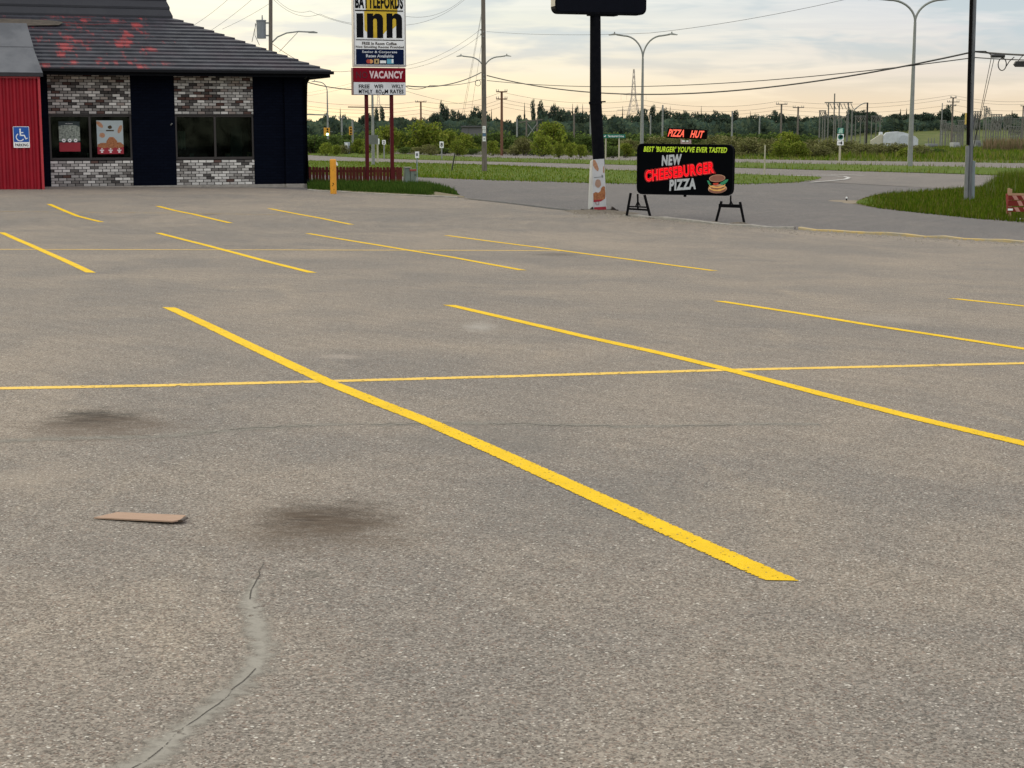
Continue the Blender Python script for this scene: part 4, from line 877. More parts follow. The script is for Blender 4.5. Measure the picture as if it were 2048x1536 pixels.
for a, b in zip(rp_, rp_[1:]+rp_[:1]): mb.bar((a[0], -.006, a[1]), (b[0], -.006, b[1]), .02, .02, (0,1,0))
mb.build('board_rim', blackM, ms)
limeM = mat('lime_lettering', (.42,.58,.03), .6, em=.22, emc=(.42,.60,.02)); wl = mat('white_lettering', (.44,.46,.49), .6); redL = mat('glowing_red_lettering', (.25,.002,.002), .8, .05, em=.80, emc=(1,.0,.012)); redT = mat('glowing_red_outline', (.3,.02,.02), .8, .05, em=.85, emc=(1,.07,.065))
orM = mat('glowing_orange_red_lettering', (.4,.05,.03), .7, .1, em=.95, emc=(1,.15,.09)); redD = mat('red_halo_glow', (.16,.004,.004), .6, em=.12, emc=(1,.0,.0))
def mt(nm, s, m, cx, cy, wpx, hpx, y, rot=0, bold=.02, shear=0):
    c_, z = MS.pl(cx, cy, y); sc = (MS.M @ Vector((c_, y, z))).y/F; return text(nm, s, m, ms, c_, z, wpx*sc, hpx*sc, y, shear, R(rot), bold, .003)
mt('lettering', "BEST 'BURGER' YOU'VE EVER TASTED", limeM, 1370, 299, 180, 11.0, -.004, -.3, .03, .18)
mt('lettering', 'NEW', wl, 1343.5, 320, 43, 21, -.004, 4, .05, .12)
mt('lettering_halo', 'CHEESEBURGER', redD, 1358.8, 343.5, 156, 26, -.002, 7.6, .10, .0)  # red halo round the letters, painted as widened, weakly glowing text
mt('lettering', 'CHEESEBURGER', redT, 1358.8, 343.5, 150, 22.5, -.006, 7.6, .045, .1)
mt('lettering', 'CHEESEBURGER', redL, 1358.8, 343.5, 148.5, 20.5, -.009, 7.6, .02, .1)
mt('lettering', 'PIZZA', wl, 1365.5, 368.8, 58, 22, -.004, 4.5, .05, .10)
def bt(px_, py_): return MS.pl(px_, py_)
def bpart(nm, m, polys, y0, y1):
    mb = MB()
    for P_ in polys: mb.ext([bt(*q_) for q_ in P_][::-1], y0, y1)
    return mb.build(nm, m, ms)
def ell(cx, cy, rx, ry, a0=0, a1=360, rot=0, n=26):
    return [(cx+rx*math.cos(R(a))*math.cos(R(rot))-ry*math.sin(R(a))*math.sin(R(rot)), cy+rx*math.cos(R(a))*math.sin(R(rot))+ry*math.sin(R(a))*math.cos(R(rot))) for a in np.linspace(a0, a1, n)[:n if a1-a0 < 360 else -1]]
brn = mat('burger_brown', (.27,.11,.075), .6); brl = mat('burger_tan_edge', (.50,.30,.19), .6); yb_ = mat('burger_cheese', (.78,.42,.12), .6); lgM = mat('burger_lettuce', (.03,.25,.12), .6); tmM = mat('burger_tomato', (.55,.05,.025), .6)
bpart('burger_bun_edge', brl, [ell(1434.5,356.5,16.2,7.4,rot=-4), ell(1435,377.5,18.8,9.0,rot=-3)], -.004, -.001)
bpart('burger_bun', brn, [ell(1434.5,356.5,14.8,6.3,rot=-4), ell(1435,379,17,7,rot=-3)], -.006, -.0045)
bpart('burger_lettuce', lgM, [[(1414,361),(1418,361.5),(1420,366),(1423,368.5),(1418,369.5),(1416,365)], [(1440,366),(1446,363),(1451,359.5),(1457,358.5),(1455,363),(1450,368),(1443,370)]], -.006, -.001)
bpart('burger_cheese', yb_, [[(1418,369),(1422,371.5),(1434,373.5),(1447,371),(1451,368),(1450,372),(1441,376),(1428,376),(1420,373)], [(1417,373),(1424,378),(1435,379.5),(1446,377),(1452,373.5),(1450,378),(1440,382.5),(1428,382),(1419,378)]], -.009, -.0065)
bpart('burger_tomato', tmM, [[(1426,366.5),(1438,365.5),(1436,369),(1432,370.5),(1428,369.5)]], -.0125, -.0095)
# header box
hp = [bt(*q_) for q_ in ((1332.5,276),(1411.5,278.8),(1413,259.5),(1336,255.8))]
mb = MB(); mb.ext(rpoly(hp, .025), 0, .07); hd = mb.build('header_box', mat('header_black', (.004,.002,.002), .8, .03), ms)
mt('lettering', 'PIZZA', orM, 1353.5, 266.2, 35, 14.5, -.004, -2.2, .035, .25); mt('lettering', 'HUT', orM, 1394.5, 268.5, 27, 14.5, -.004, -2.2, .035, .25)
mb = MB(); a = bt(1361,286.5); b = bt(1380,279); 
for q0, q1 in (((1362,287.5),(1362,278)),((1379.5,287.5),(1379.5,279)),((1362,286),(1379,286.4))): u_, v_ = bt(*q0), bt(*q1); mb.bar((u_[0], .03, u_[1]), (v_[0], .03, v_[1]), .03, .03)
mb.build('header_bracket', mat('pinkish_bracket', (.45,.32,.32), .5), ms)
mb = MB(); [mb.box(bt(q0,282)[0], bt(q1,282)[0], -.01, .03, bt(q0,283.5)[1], bt(q0,281)[1]) for q0, q1 in ((1364.5,1369.5),(1373,1376.5))]; mb.build('bracket_plate', whiteM, ms)
def leg(mb, p0, p1, w=.042): a, b = MS.pl(*p0[:2], p0[2]), MS.pl(*p1[:2], p1[2]); mb.bar((a[0], p0[2], a[1]), (b[0], p1[2], b[1]), w, w)
legM = mat('black_steel_leg', (.004,.004,.005), .7, .05)
for L_ in ([((1261.5,386,.0),(1253.5,431,.0)), ((1289,390,.03),(1300.5,433.5,.0))], [((1443,402.5,.0),(1431.5,446,.0)), ((1480,404,.0),(1489,449,.0))]):
    for l0 in L_: mb = MB(); leg(mb, *l0); mb.build('leg', legM, ms)
mb = MB(); leg(mb, ((1257.5),413,.0), (1295.5,414.5,.0), .03); leg(mb, (1256,417.5,.0), (1296.5,420,.0), .04); mb.build('crossbar', legM, ms)
mb = MB(); leg(mb, (1438.5,411,.0), (1483,412.5,.0), .07); mb.build('crossbar', legM, ms)
for a_, b_2, b3 in (((1275.3,388,.04),(1275.8,418,.0),(1279.5,412)), ((1461.5,391,.04),(1461,415,.0),(1466,411))):
    mb = MB(); leg(mb, a_, b_2, .035); leg(mb, (a_[0]+.4, 402, .02), (a_[0]-4, 413, -.02), .02); leg(mb, (a_[0]+.4, 402, .02), (a_[0]+5, 412, .06), .02); mb.build('upright', legM, ms)
mb = MB(); a = bt(1368,392); mb.cyl((a[0],.05,a[1]-.02), (a[0],.05,a[1]+.04), .03, .04, 8); mb.build('drain_plug', legM, ms)

# ------------------------------------------------------------------ street lamps along the highway median
def lamp_obj(label, base, h, arm, rise, rz, group='double-arm street lamps along the highway median', single=False):
    o = thing('street_lamp', label, 'street lamp', base, rz, group)
    mb = MB(); mb.cyl((0,0,-.2), (0,0,h-rise), .15, .075, 12); mb.build('pole', steelM, o, smooth=True)
    for s in ((-1,) if single else (-1, 1)):
        pts = [(s*arm*(1-math.cos(R(a)))*.72, 0, h-rise + rise*.95*math.sin(R(a))) for a in range(0, 91, 10)]; pts.append((s*arm, 0, h))
        mb = MB(); mb.tube(pts, [.06]*len(pts), 8); am = mb.build('arm', steelM, o, smooth=True)
        mb = MB(); mb.ext([(s*(arm-.15), h-.02), (s*(arm+.55), h-.06), (s*(arm+.6), h-.02), (s*(arm+.2), h+.09), (s*(arm-.1), h+.05)], -.13, .13); mb.build('lamp_head', mat('lamp_head_grey', (.30,.31,.30), .5), am)
        mb = MB(); mb.cyl((s*(arm+.15), 0, h+.08), (s*(arm+.15), 0, h+.2), .05, .05, 8); mb.build('photo_cell', steelM, am)
    return o
for px_, yb0, D0, ytop, hw, yj, lb in ((1822.5, 336, 91, -3, 72, 42, 'tall double-arm street lamp in front of the white arched building'), (1284, None, 125, 69, 52, 115, 'double-arm street lamp right of the black pylon sign'), (968, None, 160, 112, 42, 141, 'double-arm street lamp half hidden by the wooden utility pole')):
    b0 = onx(px_, D0); H = zat(ytop, D0)-b0.z; lamp_obj(lb, b0, H, hw*D0/F, (yj-ytop)*D0/F, R(-4))
# left lamp beyond the intersection, with traffic signals
b0 = onx(655.5, 215); H = zat(163, 215)-b0.z
lo = lamp_obj('single-arm street lamp with a signal mast arm seen left of the inn sign', b0, H, 22*215/F, 1.2, R(0), single=True)
mb = MB(); z = zat(230, 215)-b0.z; mb.bar((0,0,z), (-60*215/F,0,z+.1), .16, .16); mb.build('mast_arm', steelM, lo)
tyM = mat('signal_yellow', (.60,.30,.03), .6)
def signal(label, px_, y0, y1, D0, w, lit):
    base = onx(px_, D0); o = thing('traffic_signal', label, 'traffic light', Vector((base.x, D0-.4, zat(y1, D0))), 0)
    h = zat(y0, D0)-zat(y1, D0); mb = MB(); mb.box(-w/2, w/2, 0, .3, 0, h); mb.build('backplate' if w > .6 else 'housing', tyM, o, bevel=.03)
    mb = MB()
    for k in range(3): mb.cyl((w*.12, -.06, h*(.82-.32*k)), (w*.12, -.002, h*(.82-.32*k)), h*.11, h*.11, 12)
    mb.build('visor', darkM, o)
    if lit: mb = MB(); mb.cyl((w*.12, -.13, h*.18), (w*.12, -.061, h*.18), h*.16, h*.16, 14); mb.build('green_lens', mat('green_light', (.3,.9,.6), em=3., emc=(.45,1,.75)), o)
    mb = MB(); mb.bar((w*.5, .15, h*.5), (w*.5+.35, .15, h*.5), .06, .06); mb.build('bracket', steelM, o); return o
signal('yellow traffic signal with its green light lit on the lamp post', 654, 255.5, 271.5, 213, .75, True)
signal('slim yellow traffic signal on the bare post left of the red sign posts', 701.5, 253.5, 270, 205, .38, False)
def pole_thing(name, label, cat, px_, D0, ytop, r0, r1, m, arms=(), group=None, rz=0., ybase=None):
    b0 = onx(px_, D0); o = thing(name, label, cat, b0, rz, group); H = zat(ytop, D0)-b0.z
    mb = MB(); mb.cyl((0,0,-.3), (0,0,H), r0, r1, 10); mb.build('pole', m, o, smooth=True)
    for ya, half in arms:
        z = zat(ya, D0)-b0.z; L = half*D0/F; mb = MB(); mb.bar((-L, -r0, z), (L, -r0, z), .12, .12); ar = mb.build('crossarm', m, o)
        mb = MB()
        for s in (-.95, -.6, .6, .95): mb.cyl((s*L, -r0, z+.06), (s*L, -r0, z+.28), .05, .03, 6)
        mb.build('insulators', steelM, ar)
    return o
pole_thing('signal_post', 'bare grey post carrying the slim signal', 'post', 705, 206, 241, .14, .12, steelM)
pole_thing('utility_pole', 'pale pole with a short crossarm between the two traffic signals', 'utility pole', 683.5, 240, 236, .14, .12, steelM, [(236.3, 6)])
# traffic controller cabinet
p = onx(694.5, 196); tc_ = thing('signal_cabinet', 'pale grey traffic controller cabinet beyond the highway near the signals', 'utility box', p, R(18)); w = 10*196/F; h = zat(284.5, 196)-p.z
mb = MB(); mb.box(-w/2, w/2, 0, w*.7, -.2, h); mb.build('body', mat('pale_grey_paint', (.34,.38,.42), .5), tc_, bevel=.03); mb = MB(); mb.box(-w*.42, w*.05, -.03, -.001, .2, h-.1); mb.build('door', whiteM, tc_)
# small roadside signs
def road_sign(label, px_, D0, y0, y1, wpx, plates, name='road_sign', postm=steelM, rz=0.):
    b0 = onx(px_, D0); o = thing(name, label, 'road sign', b0, rz); H = zat(y0, D0)-b0.z; s_ = D0/F
    mb = MB(); mb.box(-.06, .06, 0, .09, -.3, H); mb.build('post', postm, o)
    for (ya, yb2, w, m, tx, tm) in plates:
        za_, zb4 = zat(yb2, D0)-b0.z, zat(ya, D0)-b0.z; mb = MB(); mb.ext(rrect(-w*s_/2, w*s_/2, za_, zb4, .05), -.04, -.005); pl_ = mb.build('plate', m, o)
        if tx: text('lettering', tx, tm, o, 0, (za_+zb4)/2, w*s_*.6, (zb4-za_)*.6, -.042, bold=.03)
    return o
cream = mat('pale_post', (.40,.38,.28), .7)
road_sign('white sign on a pale post just right of the left red sign post', 754.5, 118, 277, 310, 8, [(277, 288.5, 8, whiteM, None, None)], postm=cream)
road_sign('small white sign with a dark curved arrow between the red sign posts', 767.5, 158, 280, 300, 7, [(280, 289, 7, whiteM, '2', darkM)])
road_sign('small white speed sign on the far verge left of the wooden pole', 883, 150, 283, 303, 8, [(283, 296, 8, whiteM, '8', darkM)])
grnM = mat('sign_green', (.012,.14,.10), .5); 
b0 = onx(1225.5, 148); o = thing('street_name_sign', 'wide green street name sign on two posts right of the black pole', 'road sign', b0, 0); s_ = 148/F
for dx in (-13.5, 13): mb = MB(); mb.box(dx*s_-.06, dx*s_+.06, 0, .1, -.3, zat(271, 148)-b0.z); mb.build('post', cream, o)
mb = MB(); za_, zb4 = zat(276, 148)-b0.z, zat(268.5, 148)-b0.z; mb.box(-21*s_, 25*s_, -.05, -.005, za_, zb4); mb.build('plate', grnM, o)
text('lettering', 'Territorial Drive', whiteM, o, 6*s_, (za_+zb4)/2, 32*s_, (zb4-za_)*.55, -.052, bold=.02); mb = MB(); mb.ext([(-18*s_,(za_+zb4)/2),(-15*s_,za_+.08),(-13*s_,zb4-.08)], -.056, -.052); mb.build('arrow', whiteM, o)
b0 = onx(1681.5, 128); o = thing('route_sign', 'stacked green and white highway route sign with the number 4', 'road sign', b0, 0); s_ = 128/F
mb = MB(); mb.box(-.07, .07, 0, .1, -.3, zat(258, 128)-b0.z); mb.build('post', cream, o)
for ya, yb2, m in ((255.5,267.5,grnM),(268,280.5,whiteM),(281,290.5,whiteM)):
    mb = MB(); mb.ext(rrect(-6.3*s_, 6.3*s_, zat(yb2,128)-b0.z, zat(ya,128)-b0.z, .06), -.05, -.005); mb.build('plate', m, o)
mb = MB(); zc_ = zat(261.5, 128)-b0.z
mb.ell(0, zc_, .16, .16, -.056, -.051, 14); [mb.ext([(0,zc_),(s1*.20,zc_+s2*.17),(s1*.05,zc_+s2*.19)], -.058, -.0565) for s1, s2 in ((1,1),(-1,-1),(1,-1))]; mb.build('leaf_mark', mat('sign_pale_green', (.35,.55,.45)), o)
mb = MB(); zc_ = zat(274, 128)-b0.z; mb.ell(0, zc_, .2, .2, -.056, -.051, 18); mb.build('green_ring', grnM, o); mb = MB(); mb.ell(.03, zc_+.02, .14, .09, -.06, -.0565, 12, R(30)); mb.build('dark_mark', darkM, o)
text('lettering', '4', darkM, o, .06, zat(285.8,128)-b0.z, .18, .26, -.052, bold=.06)
mb = MB(); zc_ = zat(286, 128)-b0.z; mb.ext([(-.17,zc_),(-.06,zc_+.06),(-.06,zc_-.06)], -.056, -.051); mb.build('arrow', darkM, o)
pole_thing('delineator_post', 'thin weathered post on the grass island right of the mobile sign', 'post', 1531, 72, 290, .035, .03, cream)
p = gp(1693, 402); mk = thing('hydrant_marker', 'tiny grey stub post with a pale cap at the tip of the corner grass', 'marker post', p, 0); mb = MB(); mb.cyl((0,0,-.05), (0,0,.07), .02, .02, 8); mb.build('post', darkM, mk); mb = MB(); mb.cyl((0,0,.07), (0,0,.11), .025, .02, 8); mb.build('cap', whiteM, mk)
# ------------------------------------------------------------------ wooden pole in the island
p = gp(969, 344); D1 = p.y; up = thing('utility_pole', 'weathered wooden utility pole with number plates on the grass island', 'utility pole', p, 0); Hp = zat(-60, D1)-p.z; lean = (963.5-969)*D1/F
def pz_(y): return zat(y, D1)-p.z
mb = MB(); mb.cyl((0,0,-.3), (at(966, -60, D1).x-p.x, 0, Hp), 5.3*D1/F, 4.0*D1/F, 14); mb.build('pole', poleM, up, smooth=True)
x_ = lambda y: (at(969-3*(344-y)/400, y, D1).x-p.x); rr_ = 5.2*D1/F
mb = MB()
for ya, yb2 in ((252,259),(260,266),(273,282.5)): mb.box(x_(265)-.075, x_(265)+.075, -rr_-.012, -rr_-.002, pz_(yb2), pz_(ya))
mb.build('number_plate', whiteM, up); mb = MB(); mb.box(x_(265)-.075, x_(265)+.075, -rr_-.012, -rr_-.002, pz_(272.3), pz_(266.7)); mb.build('blue_plate', mat('plate_blue', (.08,.16,.25)), up)
[text('lettering', c_, darkM, up, x_(265), (pz_(ya)+pz_(yb2))/2, .06, .07, -rr_-.013) for c_, ya, yb2 in (('6',252,259),('7',260,266),('8',273,282.5))]
mb = MB()
for y in (150, 157, 64, 73): mb.cyl((x_(y), -rr_, pz_(y)), (x_(y), rr_, pz_(y)), .035, .035, 8)
for y in (61, 70): mb.cyl((x_(y)-.12, 0, pz_(y)), (x_(y)-.12, 0, pz_(y)+.06), .03, .03, 6)
mb.build('insulators', steelM, up)
mb = MB(); cc_ = (at(956,166,D1).x-p.x, pz_(166)); mb.tube([(cc_[0]+.13*math.cos(R(a)), -.05, cc_[1]+.14*math.sin(R(a))) for a in range(0, 361, 20)], .012, 5); mb.build('cable_coil', wireM, up)
wn = []
def wire(label, pts, r=.012, sag=0., name='power_line', n=14, m=wireM):
    P_ = [Vector(q_) for q_ in pts]; out = []
    for a, b in zip(P_, P_[1:]):
        for k in range(n): f = k/n; out.append(a.lerp(b, f) - Vector((0,0,4*sag*f*(1-f))))
    out.append(P_[-1]); mb = MB(); mb.tube(out, r, 5); return tag(mb.build(name, m), label, 'cable', 'overhead wires')
# guy wires of that pole
for k, (y0, (gx_, gy_)) in enumerate(((15, (903, 342)), (20, (908, 340)), (75, (925, 338)))):
    a = at(965, y0, D1); e_ = gp(gx_, gy_); wire(['left guy wire of the wooden pole on the island', 'second guy wire of the wooden pole on the island', 'lowest guy wire of the wooden pole on the island'][k], [a, e_], .006, 0, 'guy_wire', 2)
e_ = gp(903, 343); mb = MB(); a = at(965, 15, D1); dd = (a-e_).normalized(); mb.tube([e_, e_+dd*.9], .035, 6); tag(mb.build('guy_guard', mat('dark_guard', (.04,.045,.04))), 'dark sleeve at the foot of the guy wires on the island', 'guy guard')
# right double pole
p = gp(1938, 402); D2 = p.y; rp2 = thing('utility_pole', 'tall weathered utility pole with a dark riser at the right of the picture', 'utility pole', p, 0)
def X2(px_, py_): return at(px_, py_, D2).x - p.x
def Z2(py_): return zat(py_, D2) - p.z
mb = MB(); mb.tube([(X2(1940,402),0,-.3),(X2(1942.5,200),0,Z2(200)),(X2(1950,-40),0,Z2(-40)),(X2(1952,-150),0,Z2(-150))], [.075,.065,.058,.052], 12); mb.build('pole', mat('grey_pole_wood', (.17,.178,.185), .95, .05, col2=(.085,.09,.10), ns=5, stretch=(8,8,.4), na=.9), rp2, smooth=True)
mb = MB(); mb.tube([(X2(1934.5,290),-.07,Z2(290)),(X2(1936.5,170),-.065,Z2(170)),(X2(1942,-20),-.06,Z2(-20)),(X2(1943,-100),-.06,Z2(-100))], .045, 10); mb.build('riser', mat('dark_riser', (.006,.005,.005), .7, .05), rp2, smooth=True)
mb = MB(); mb.tube([(X2(1929.5,400),-.08,-.1),(X2(1933.5,292),-.075,Z2(292))], .05, 10); mb.build('riser_guard', mat('grey_guard', (.19,.195,.20), .5), rp2, smooth=True)
mb = MB(); mb.box(X2(1928.6,240)-.002, X2(1931,240), -.10, -.06, Z2(249), Z2(226)); mb.build('yellow_marker', mat('marker_yellow', (.55,.40,.10)), rp2)
mb = MB(); mb.tube([(X2(1944.5,400),-.02,-.1),(X2(1946,322),-.02,Z2(322))], .055, 10); mb.build('ground_guard', mat('blue_grey_guard', (.17,.20,.22), .6), rp2, smooth=True)
# barricade
p = gp(2019, 437); bz = R(-12); BR_ = Frame(p, bz); br = thing('barricade', 'wooden barricade with red and white striped boards at the right edge', 'barricade', p, bz)
wtan = mat('barricade_wood', (.38,.24,.15), .8, .15, ns=6); wred = mat('barricade_red', (.16,.02,.014), .7, .2, ns=6); wpink = mat('barricade_faded_white', (.44,.22,.18), .7, ns=6)
hb_ = BR_.pl(2018, 378)[1]
for y in (-.02, .5):
    for x in (0, .95): mb = MB(); mb.box(x-.03, x+.03, y, y+.04, -.05, hb_); mb.build('leg', wtan, br, bevel=.004)
mb = MB(); mb.bar((-.04,-.02,.1), (-.04,.54,hb_*.8), .05, .03); mb.build('brace', wred, br)
mb = MB(); mb.box(-.02, 1.0, .2, .24, BR_.pl(2030,389)[1]-.03, BR_.pl(2030,389)[1]+.02); mb.build('top_rail', wtan, br)
for ya, yb2, ph in ((392.5, 398, 0), (402.5, 410, .11), (416, 421.5, .05)):
    za_, zb4 = BR_.pl(2030, yb2)[1]-.02, BR_.pl(2030, ya)[1]+.02; mb = MB(); mb.box(-.05, 1.05, -.045, -.022, za_, zb4); bd = mb.build('board', wred, br)
    mb = MB(); hh = zb4-za_
    for k in range(6): x = .03+ph+k*.2; mb.ext([(x+.06,za_+.004),(x+.15,za_+.004),(x+.09,zb4-.004),(x,zb4-.004)], -.048, -.0455)
    mb.build('white_stripe', wpink, bd)
mb = MB(); mb.box(-.05, .06, -.05, -.049, BR_.pl(2030,421)[1], BR_.pl(2030,417)[1]); mb.build('end_patch', whiteM, br)
p = gp(2043, 441); mb = MB(); mb.box(p.x-.15, p.x+.5, p.y-.1, p.y+.1, p.z-.02, p.z+.05); tag(mb.build('concrete_slab', concM, bevel=.02), 'pale broken concrete slab lying under the barricade', 'slab')
# ------------------------------------------------------------------ left pole with transformer, behind the restaurant
D3 = 70.; b0 = onx(541, D3); tp = thing('utility_pole', 'utility pole with a grey transformer can rising behind the restaurant roof', 'utility pole', b0, 0)
def L3(px_, py_): q_ = at(px_, py_, D3); return (q_.x-b0.x, q_.z-b0.z)
mb = MB(); x_t, z_t = L3(541.5, -60); mb.cyl((L3(538,250)[0],0,-.3), (x_t,0,z_t), .095, .075, 12); mb.build('pole', poleM, tp, smooth=True)
mb = MB(); c_ = L3(522.5, 58); zt_, zb_2 = L3(522,41)[1], L3(522,77)[1]; mb.cyl((c_[0],0,zb_2), (c_[0],0,zt_-.02), .19, .20, 18); mb.cyl((c_[0],0,zt_-.02), (c_[0],0,zt_+.02), .225, .21, 18); mb.cyl((c_[0]+.05,0,zt_), (c_[0]+.05,0,zt_+.22), .03, .02, 8); mb.build('transformer', mat('transformer_grey', (.20,.22,.24), .5, .3), tp, smooth=False)
mb = MB(); mb.bar((c_[0],0,zt_-.1), (L3(540,50)[0],0,zt_-.1), .06, .06); mb.bar((c_[0],0,zb_2+.12), (L3(540,50)[0],0,zb_2+.12), .06, .06); mb.build('transformer_bracket', steelM, tp)
mb = MB(); pts = [L3(544,85), L3(555,74), L3(573,66), L3(597,63), L3(620,64)]; mb.tube([(x,0,z) for x, z in pts], .03, 7); am = mb.build('lamp_arm', steelM, tp, smooth=True)
mb = MB(); mb.ext([L3(617,66), L3(634,66.5), L3(635,64.5), L3(628,62.5), L3(618,63)], -.08, .08); mb.build('lamp_head', steelM, am); mb = MB(); mb.bar((L3(597,63)[0],0,L3(597,63)[1]), (L3(559,103)[0],0,L3(559,103)[1]), .02, .02); mb.build('arm_brace', steelM, tp)
mb = MB(); mb.tube([(L3(512,48)[0],0,L3(512,48)[1]), (L3(508,65)[0],0,L3(508,65)[1]), (L3(504,84)[0],0,L3(504,84)[1])], .012, 5); mb.tube([(L3(510,46)[0],0.1,L3(510,46)[1]), (L3(509,70)[0],0.1,L3(509,70)[1]), (L3(518,90)[0],0.1,L3(518,90)[1])], .012, 5); mb.build('lead_wire', wireM, tp)
# ------------------------------------------------------------------ overhead wires
wire('upper thick cable from the right pole to the wooden island pole', [at(1950, 103, D2), at(974, 151, D1)], .024, 1.0, n=30)
wire('thick cable running from the right pole out of the right edge', [at(2120, 111, 40), at(1950, 103, D2)], .024, .03)
wire('lower thin cable from the right pole to the wooden island pole', [at(1950, 115, D2), at(974, 161, D1)], .014, .50, n=30)
wire('thin cable running from the right pole out of the right edge', [at(2120, 121, 40), at(1950, 115, D2)], .014, .02)
wire('thick cable from the island pole leftwards behind the inn sign', [at(962, 145, D1), at(816, 172, 66), at(610, 163, 74)], .022, .25)
wire('thin cable below the thick one left of the island pole', [at(962, 159, D1), at(860, 171, 66), at(813, 175, 66)], .012, .1)
wire('thin wire climbing from the island pole to the top edge right of the black cabinet', [at(973, 63, D1), at(1300, 66, 54), at(1720, -8, 47)], .006, .1)
wire('upper wire from the island pole down left to the inn sign', [at(962, 58, D1), at(806, 132, 80), at(560, 190, 110)], .006, .3)
wire('second wire from the island pole down left to the inn sign', [at(962, 70, D1), at(806, 139, 80), at(560, 196, 110)], .006, .3)
wire('wire from the top edge down to the inn sign, left of two', [at(935, -10, D1), at(814, 33, 66), at(640, 28, 70), at(543, -5, D3)], .006, .35)
wire('wire from the top edge down to the inn sign, right of two', [at(945, -15, D1), at(814, 50, 66), at(620, 22, 70), at(543, -12, D3)], .006, .3)
wire('leftmost wire rising from the roof beside the transformer pole', [at(385, 52, 60), at(460, -5, 66)], .006, .05)
wire('middle wire rising from the roof beside the transformer pole', [at(420, 62, 60), at(508, -5, 66)], .006, .05)
wire('right wire rising from the roof to the transformer pole', [at(445, 58, 60), at(542, 5, D3)], .006, .05)
wire('wire from the transformer pole down right behind the inn sign', [at(545, 88, D3), at(700, 142, 85), at(960, 210, 150)], .010, .4)
for k, (ya, yb2, D0, lb) in enumerate(((196,186,235,'highest'),(206,192,240,'second'),(213,205,250,'third'),(221,217,255,'lowest'))):
    wire(f'{lb} far distribution wire crossing the sky above the treeline', [at(560, ya-4, D0), at(842, ya+6, D0), at(1003, ya-8 if k else 184, D0), at(1284, ya+4, D0), at(1560, ya+6, D0+20), at(1905, yb2+4, D0+30), at(2120, yb2+8, D0+30)], .018, .9)
# splice case, loop and dark box on the cables at the right edge
c0 = at(1995, 112, 42.2); sp_ = thing('splice_case', 'black cable splice case with a cable loop hanging at the right pole', 'cable box', c0, 0); k_ = 42.2/F
mb = MB(); mb.cyl((-13*k_,0,0), (14*k_,0,0), .045, .045, 10); mb.build('case', wireM, sp_); mb = MB(); mb.tube([(10*k_+8*k_*math.cos(R(a)), 0, -16*k_+12*k_*math.sin(R(a))) for a in range(0, 361, 20)], .013, 6); mb.build('cable_loop', wireM, sp_)
mb = MB(); mb.tube([(18*k_,0,-20*k_),(24*k_,0,-10*k_),(33*k_,0,-2*k_)], .013, 5); mb.tube([(-12*k_,0,2*k_),(-24*k_,0,9*k_),(-44*k_,0,9*k_)], .014, 5); mb.build('cable_tail', wireM, sp_)
c0 = at(2046, 128, 42); bx = thing('cable_closure', 'dark cable closure cut off by the right edge of the picture', 'cable box', c0, 0); mb = MB(); mb.ext([(-18*k_,-1*k_),(-14*k_,-5.5*k_),(30*k_,-6*k_),(30*k_,6*k_),(-14*k_,5.5*k_)], -.06, .06); mb.build('case', wireM, bx); mb = MB(); mb.tube([(-10*k_,0,5*k_),(-5*k_,0,12*k_),(0,0,17*k_)], .01, 5); mb.build('hanger', wireM, bx)
for k, (xa, lb) in enumerate(((1982, 'left'), (1988, 'right'))): wire(f'{lb} guy wire from the splice case to the foot of the right pole', [at(xa, 118, 42.2), gp(1946-k*2, 330+20*k).lerp(at(1944, 300, D2), .9)], .008, 0, 'guy_wire', 2)
mb = MB(); mb.tube([at(1936,280,D2), at(1952,230,D2+.3)], .02, 6); tag(mb.build('guy_guard', wireM), 'dark guy guard slanting off the right utility pole', 'guy guard')

# ------------------------------------------------------------------ far structures
UP = [('utility_pole', 'brown two-arm pole right of the wooden island pole', 1003.5, 190, 183, .17, .13, brownpoleM, [(183.5, 11), (198, 11)]),
 ('utility_pole', 'brown single-arm pole between the inn sign and the wooden island pole', 842, 260, 203, .16, .13, brownpoleM, [(204, 11)]),
 ('utility_pole', 'brown single-arm pole left of the other, above the bright bush', 1562, 235, 208, .15, .12, poleM, [(208.5, 11)]),
 ('utility_pole', 'grey single-arm pole left of the tall substation gantry', 1595.5, 240, 213, .15, .12, poleM, [(215, 11)]),
 ('utility_pole', 'dark three-arm pole left of the right utility pole', 1904, 260, 195, .17, .13, poleM, [(195.5, 6), (204, 12), (211.5, 6)]),
 ('utility_pole', 'small single-arm pole at the right edge above the substation', 2045, 330, 211, .17, .14, poleM, [(212, 6)]),
 ('utility_pole', 'thin bare pole left of the white arched building top', 1883, 290, 206, .14, .08, steelM, []),
 ('utility_pole', 'bare pale post above the header of the mobile sign', 1325, 215, 210, .12, .10, steelM, []),
 ('utility_pole', 'bare pale post right of the mobile sign header', 1464, 215, 222, .12, .10, steelM, []),
 ('utility_pole', 'slim grey pole left of the mobile sign header', 1301, 230, 230, .11, .09, steelM, []),
 ('utility_pole', 'pale post pair member right of the mobile sign', 1519, 260, 232, .12, .10, steelM, []),
 ('utility_pole', 'dark slim pole left of the black pylon sign', 1148, 240, 227, .14, .12, poleM, []),
 ('utility_pole', 'pale slim pole directly left of the black pylon sign', 1181, 210, 220, .12, .10, steelM, []),
 ('utility_pole', 'pale stub pole left of the cross-braced frame', 1034, 230, 238, .12, .11, steelM, []),
 ('utility_pole', 'pale pole behind the gap between the red sign posts', 745.5, 105, 190, .11, .07, steelM, [])]
for a in UP: pole_thing(a[0], a[1], 'utility pole', *a[2:8], a[8], 'poles beyond the highway')
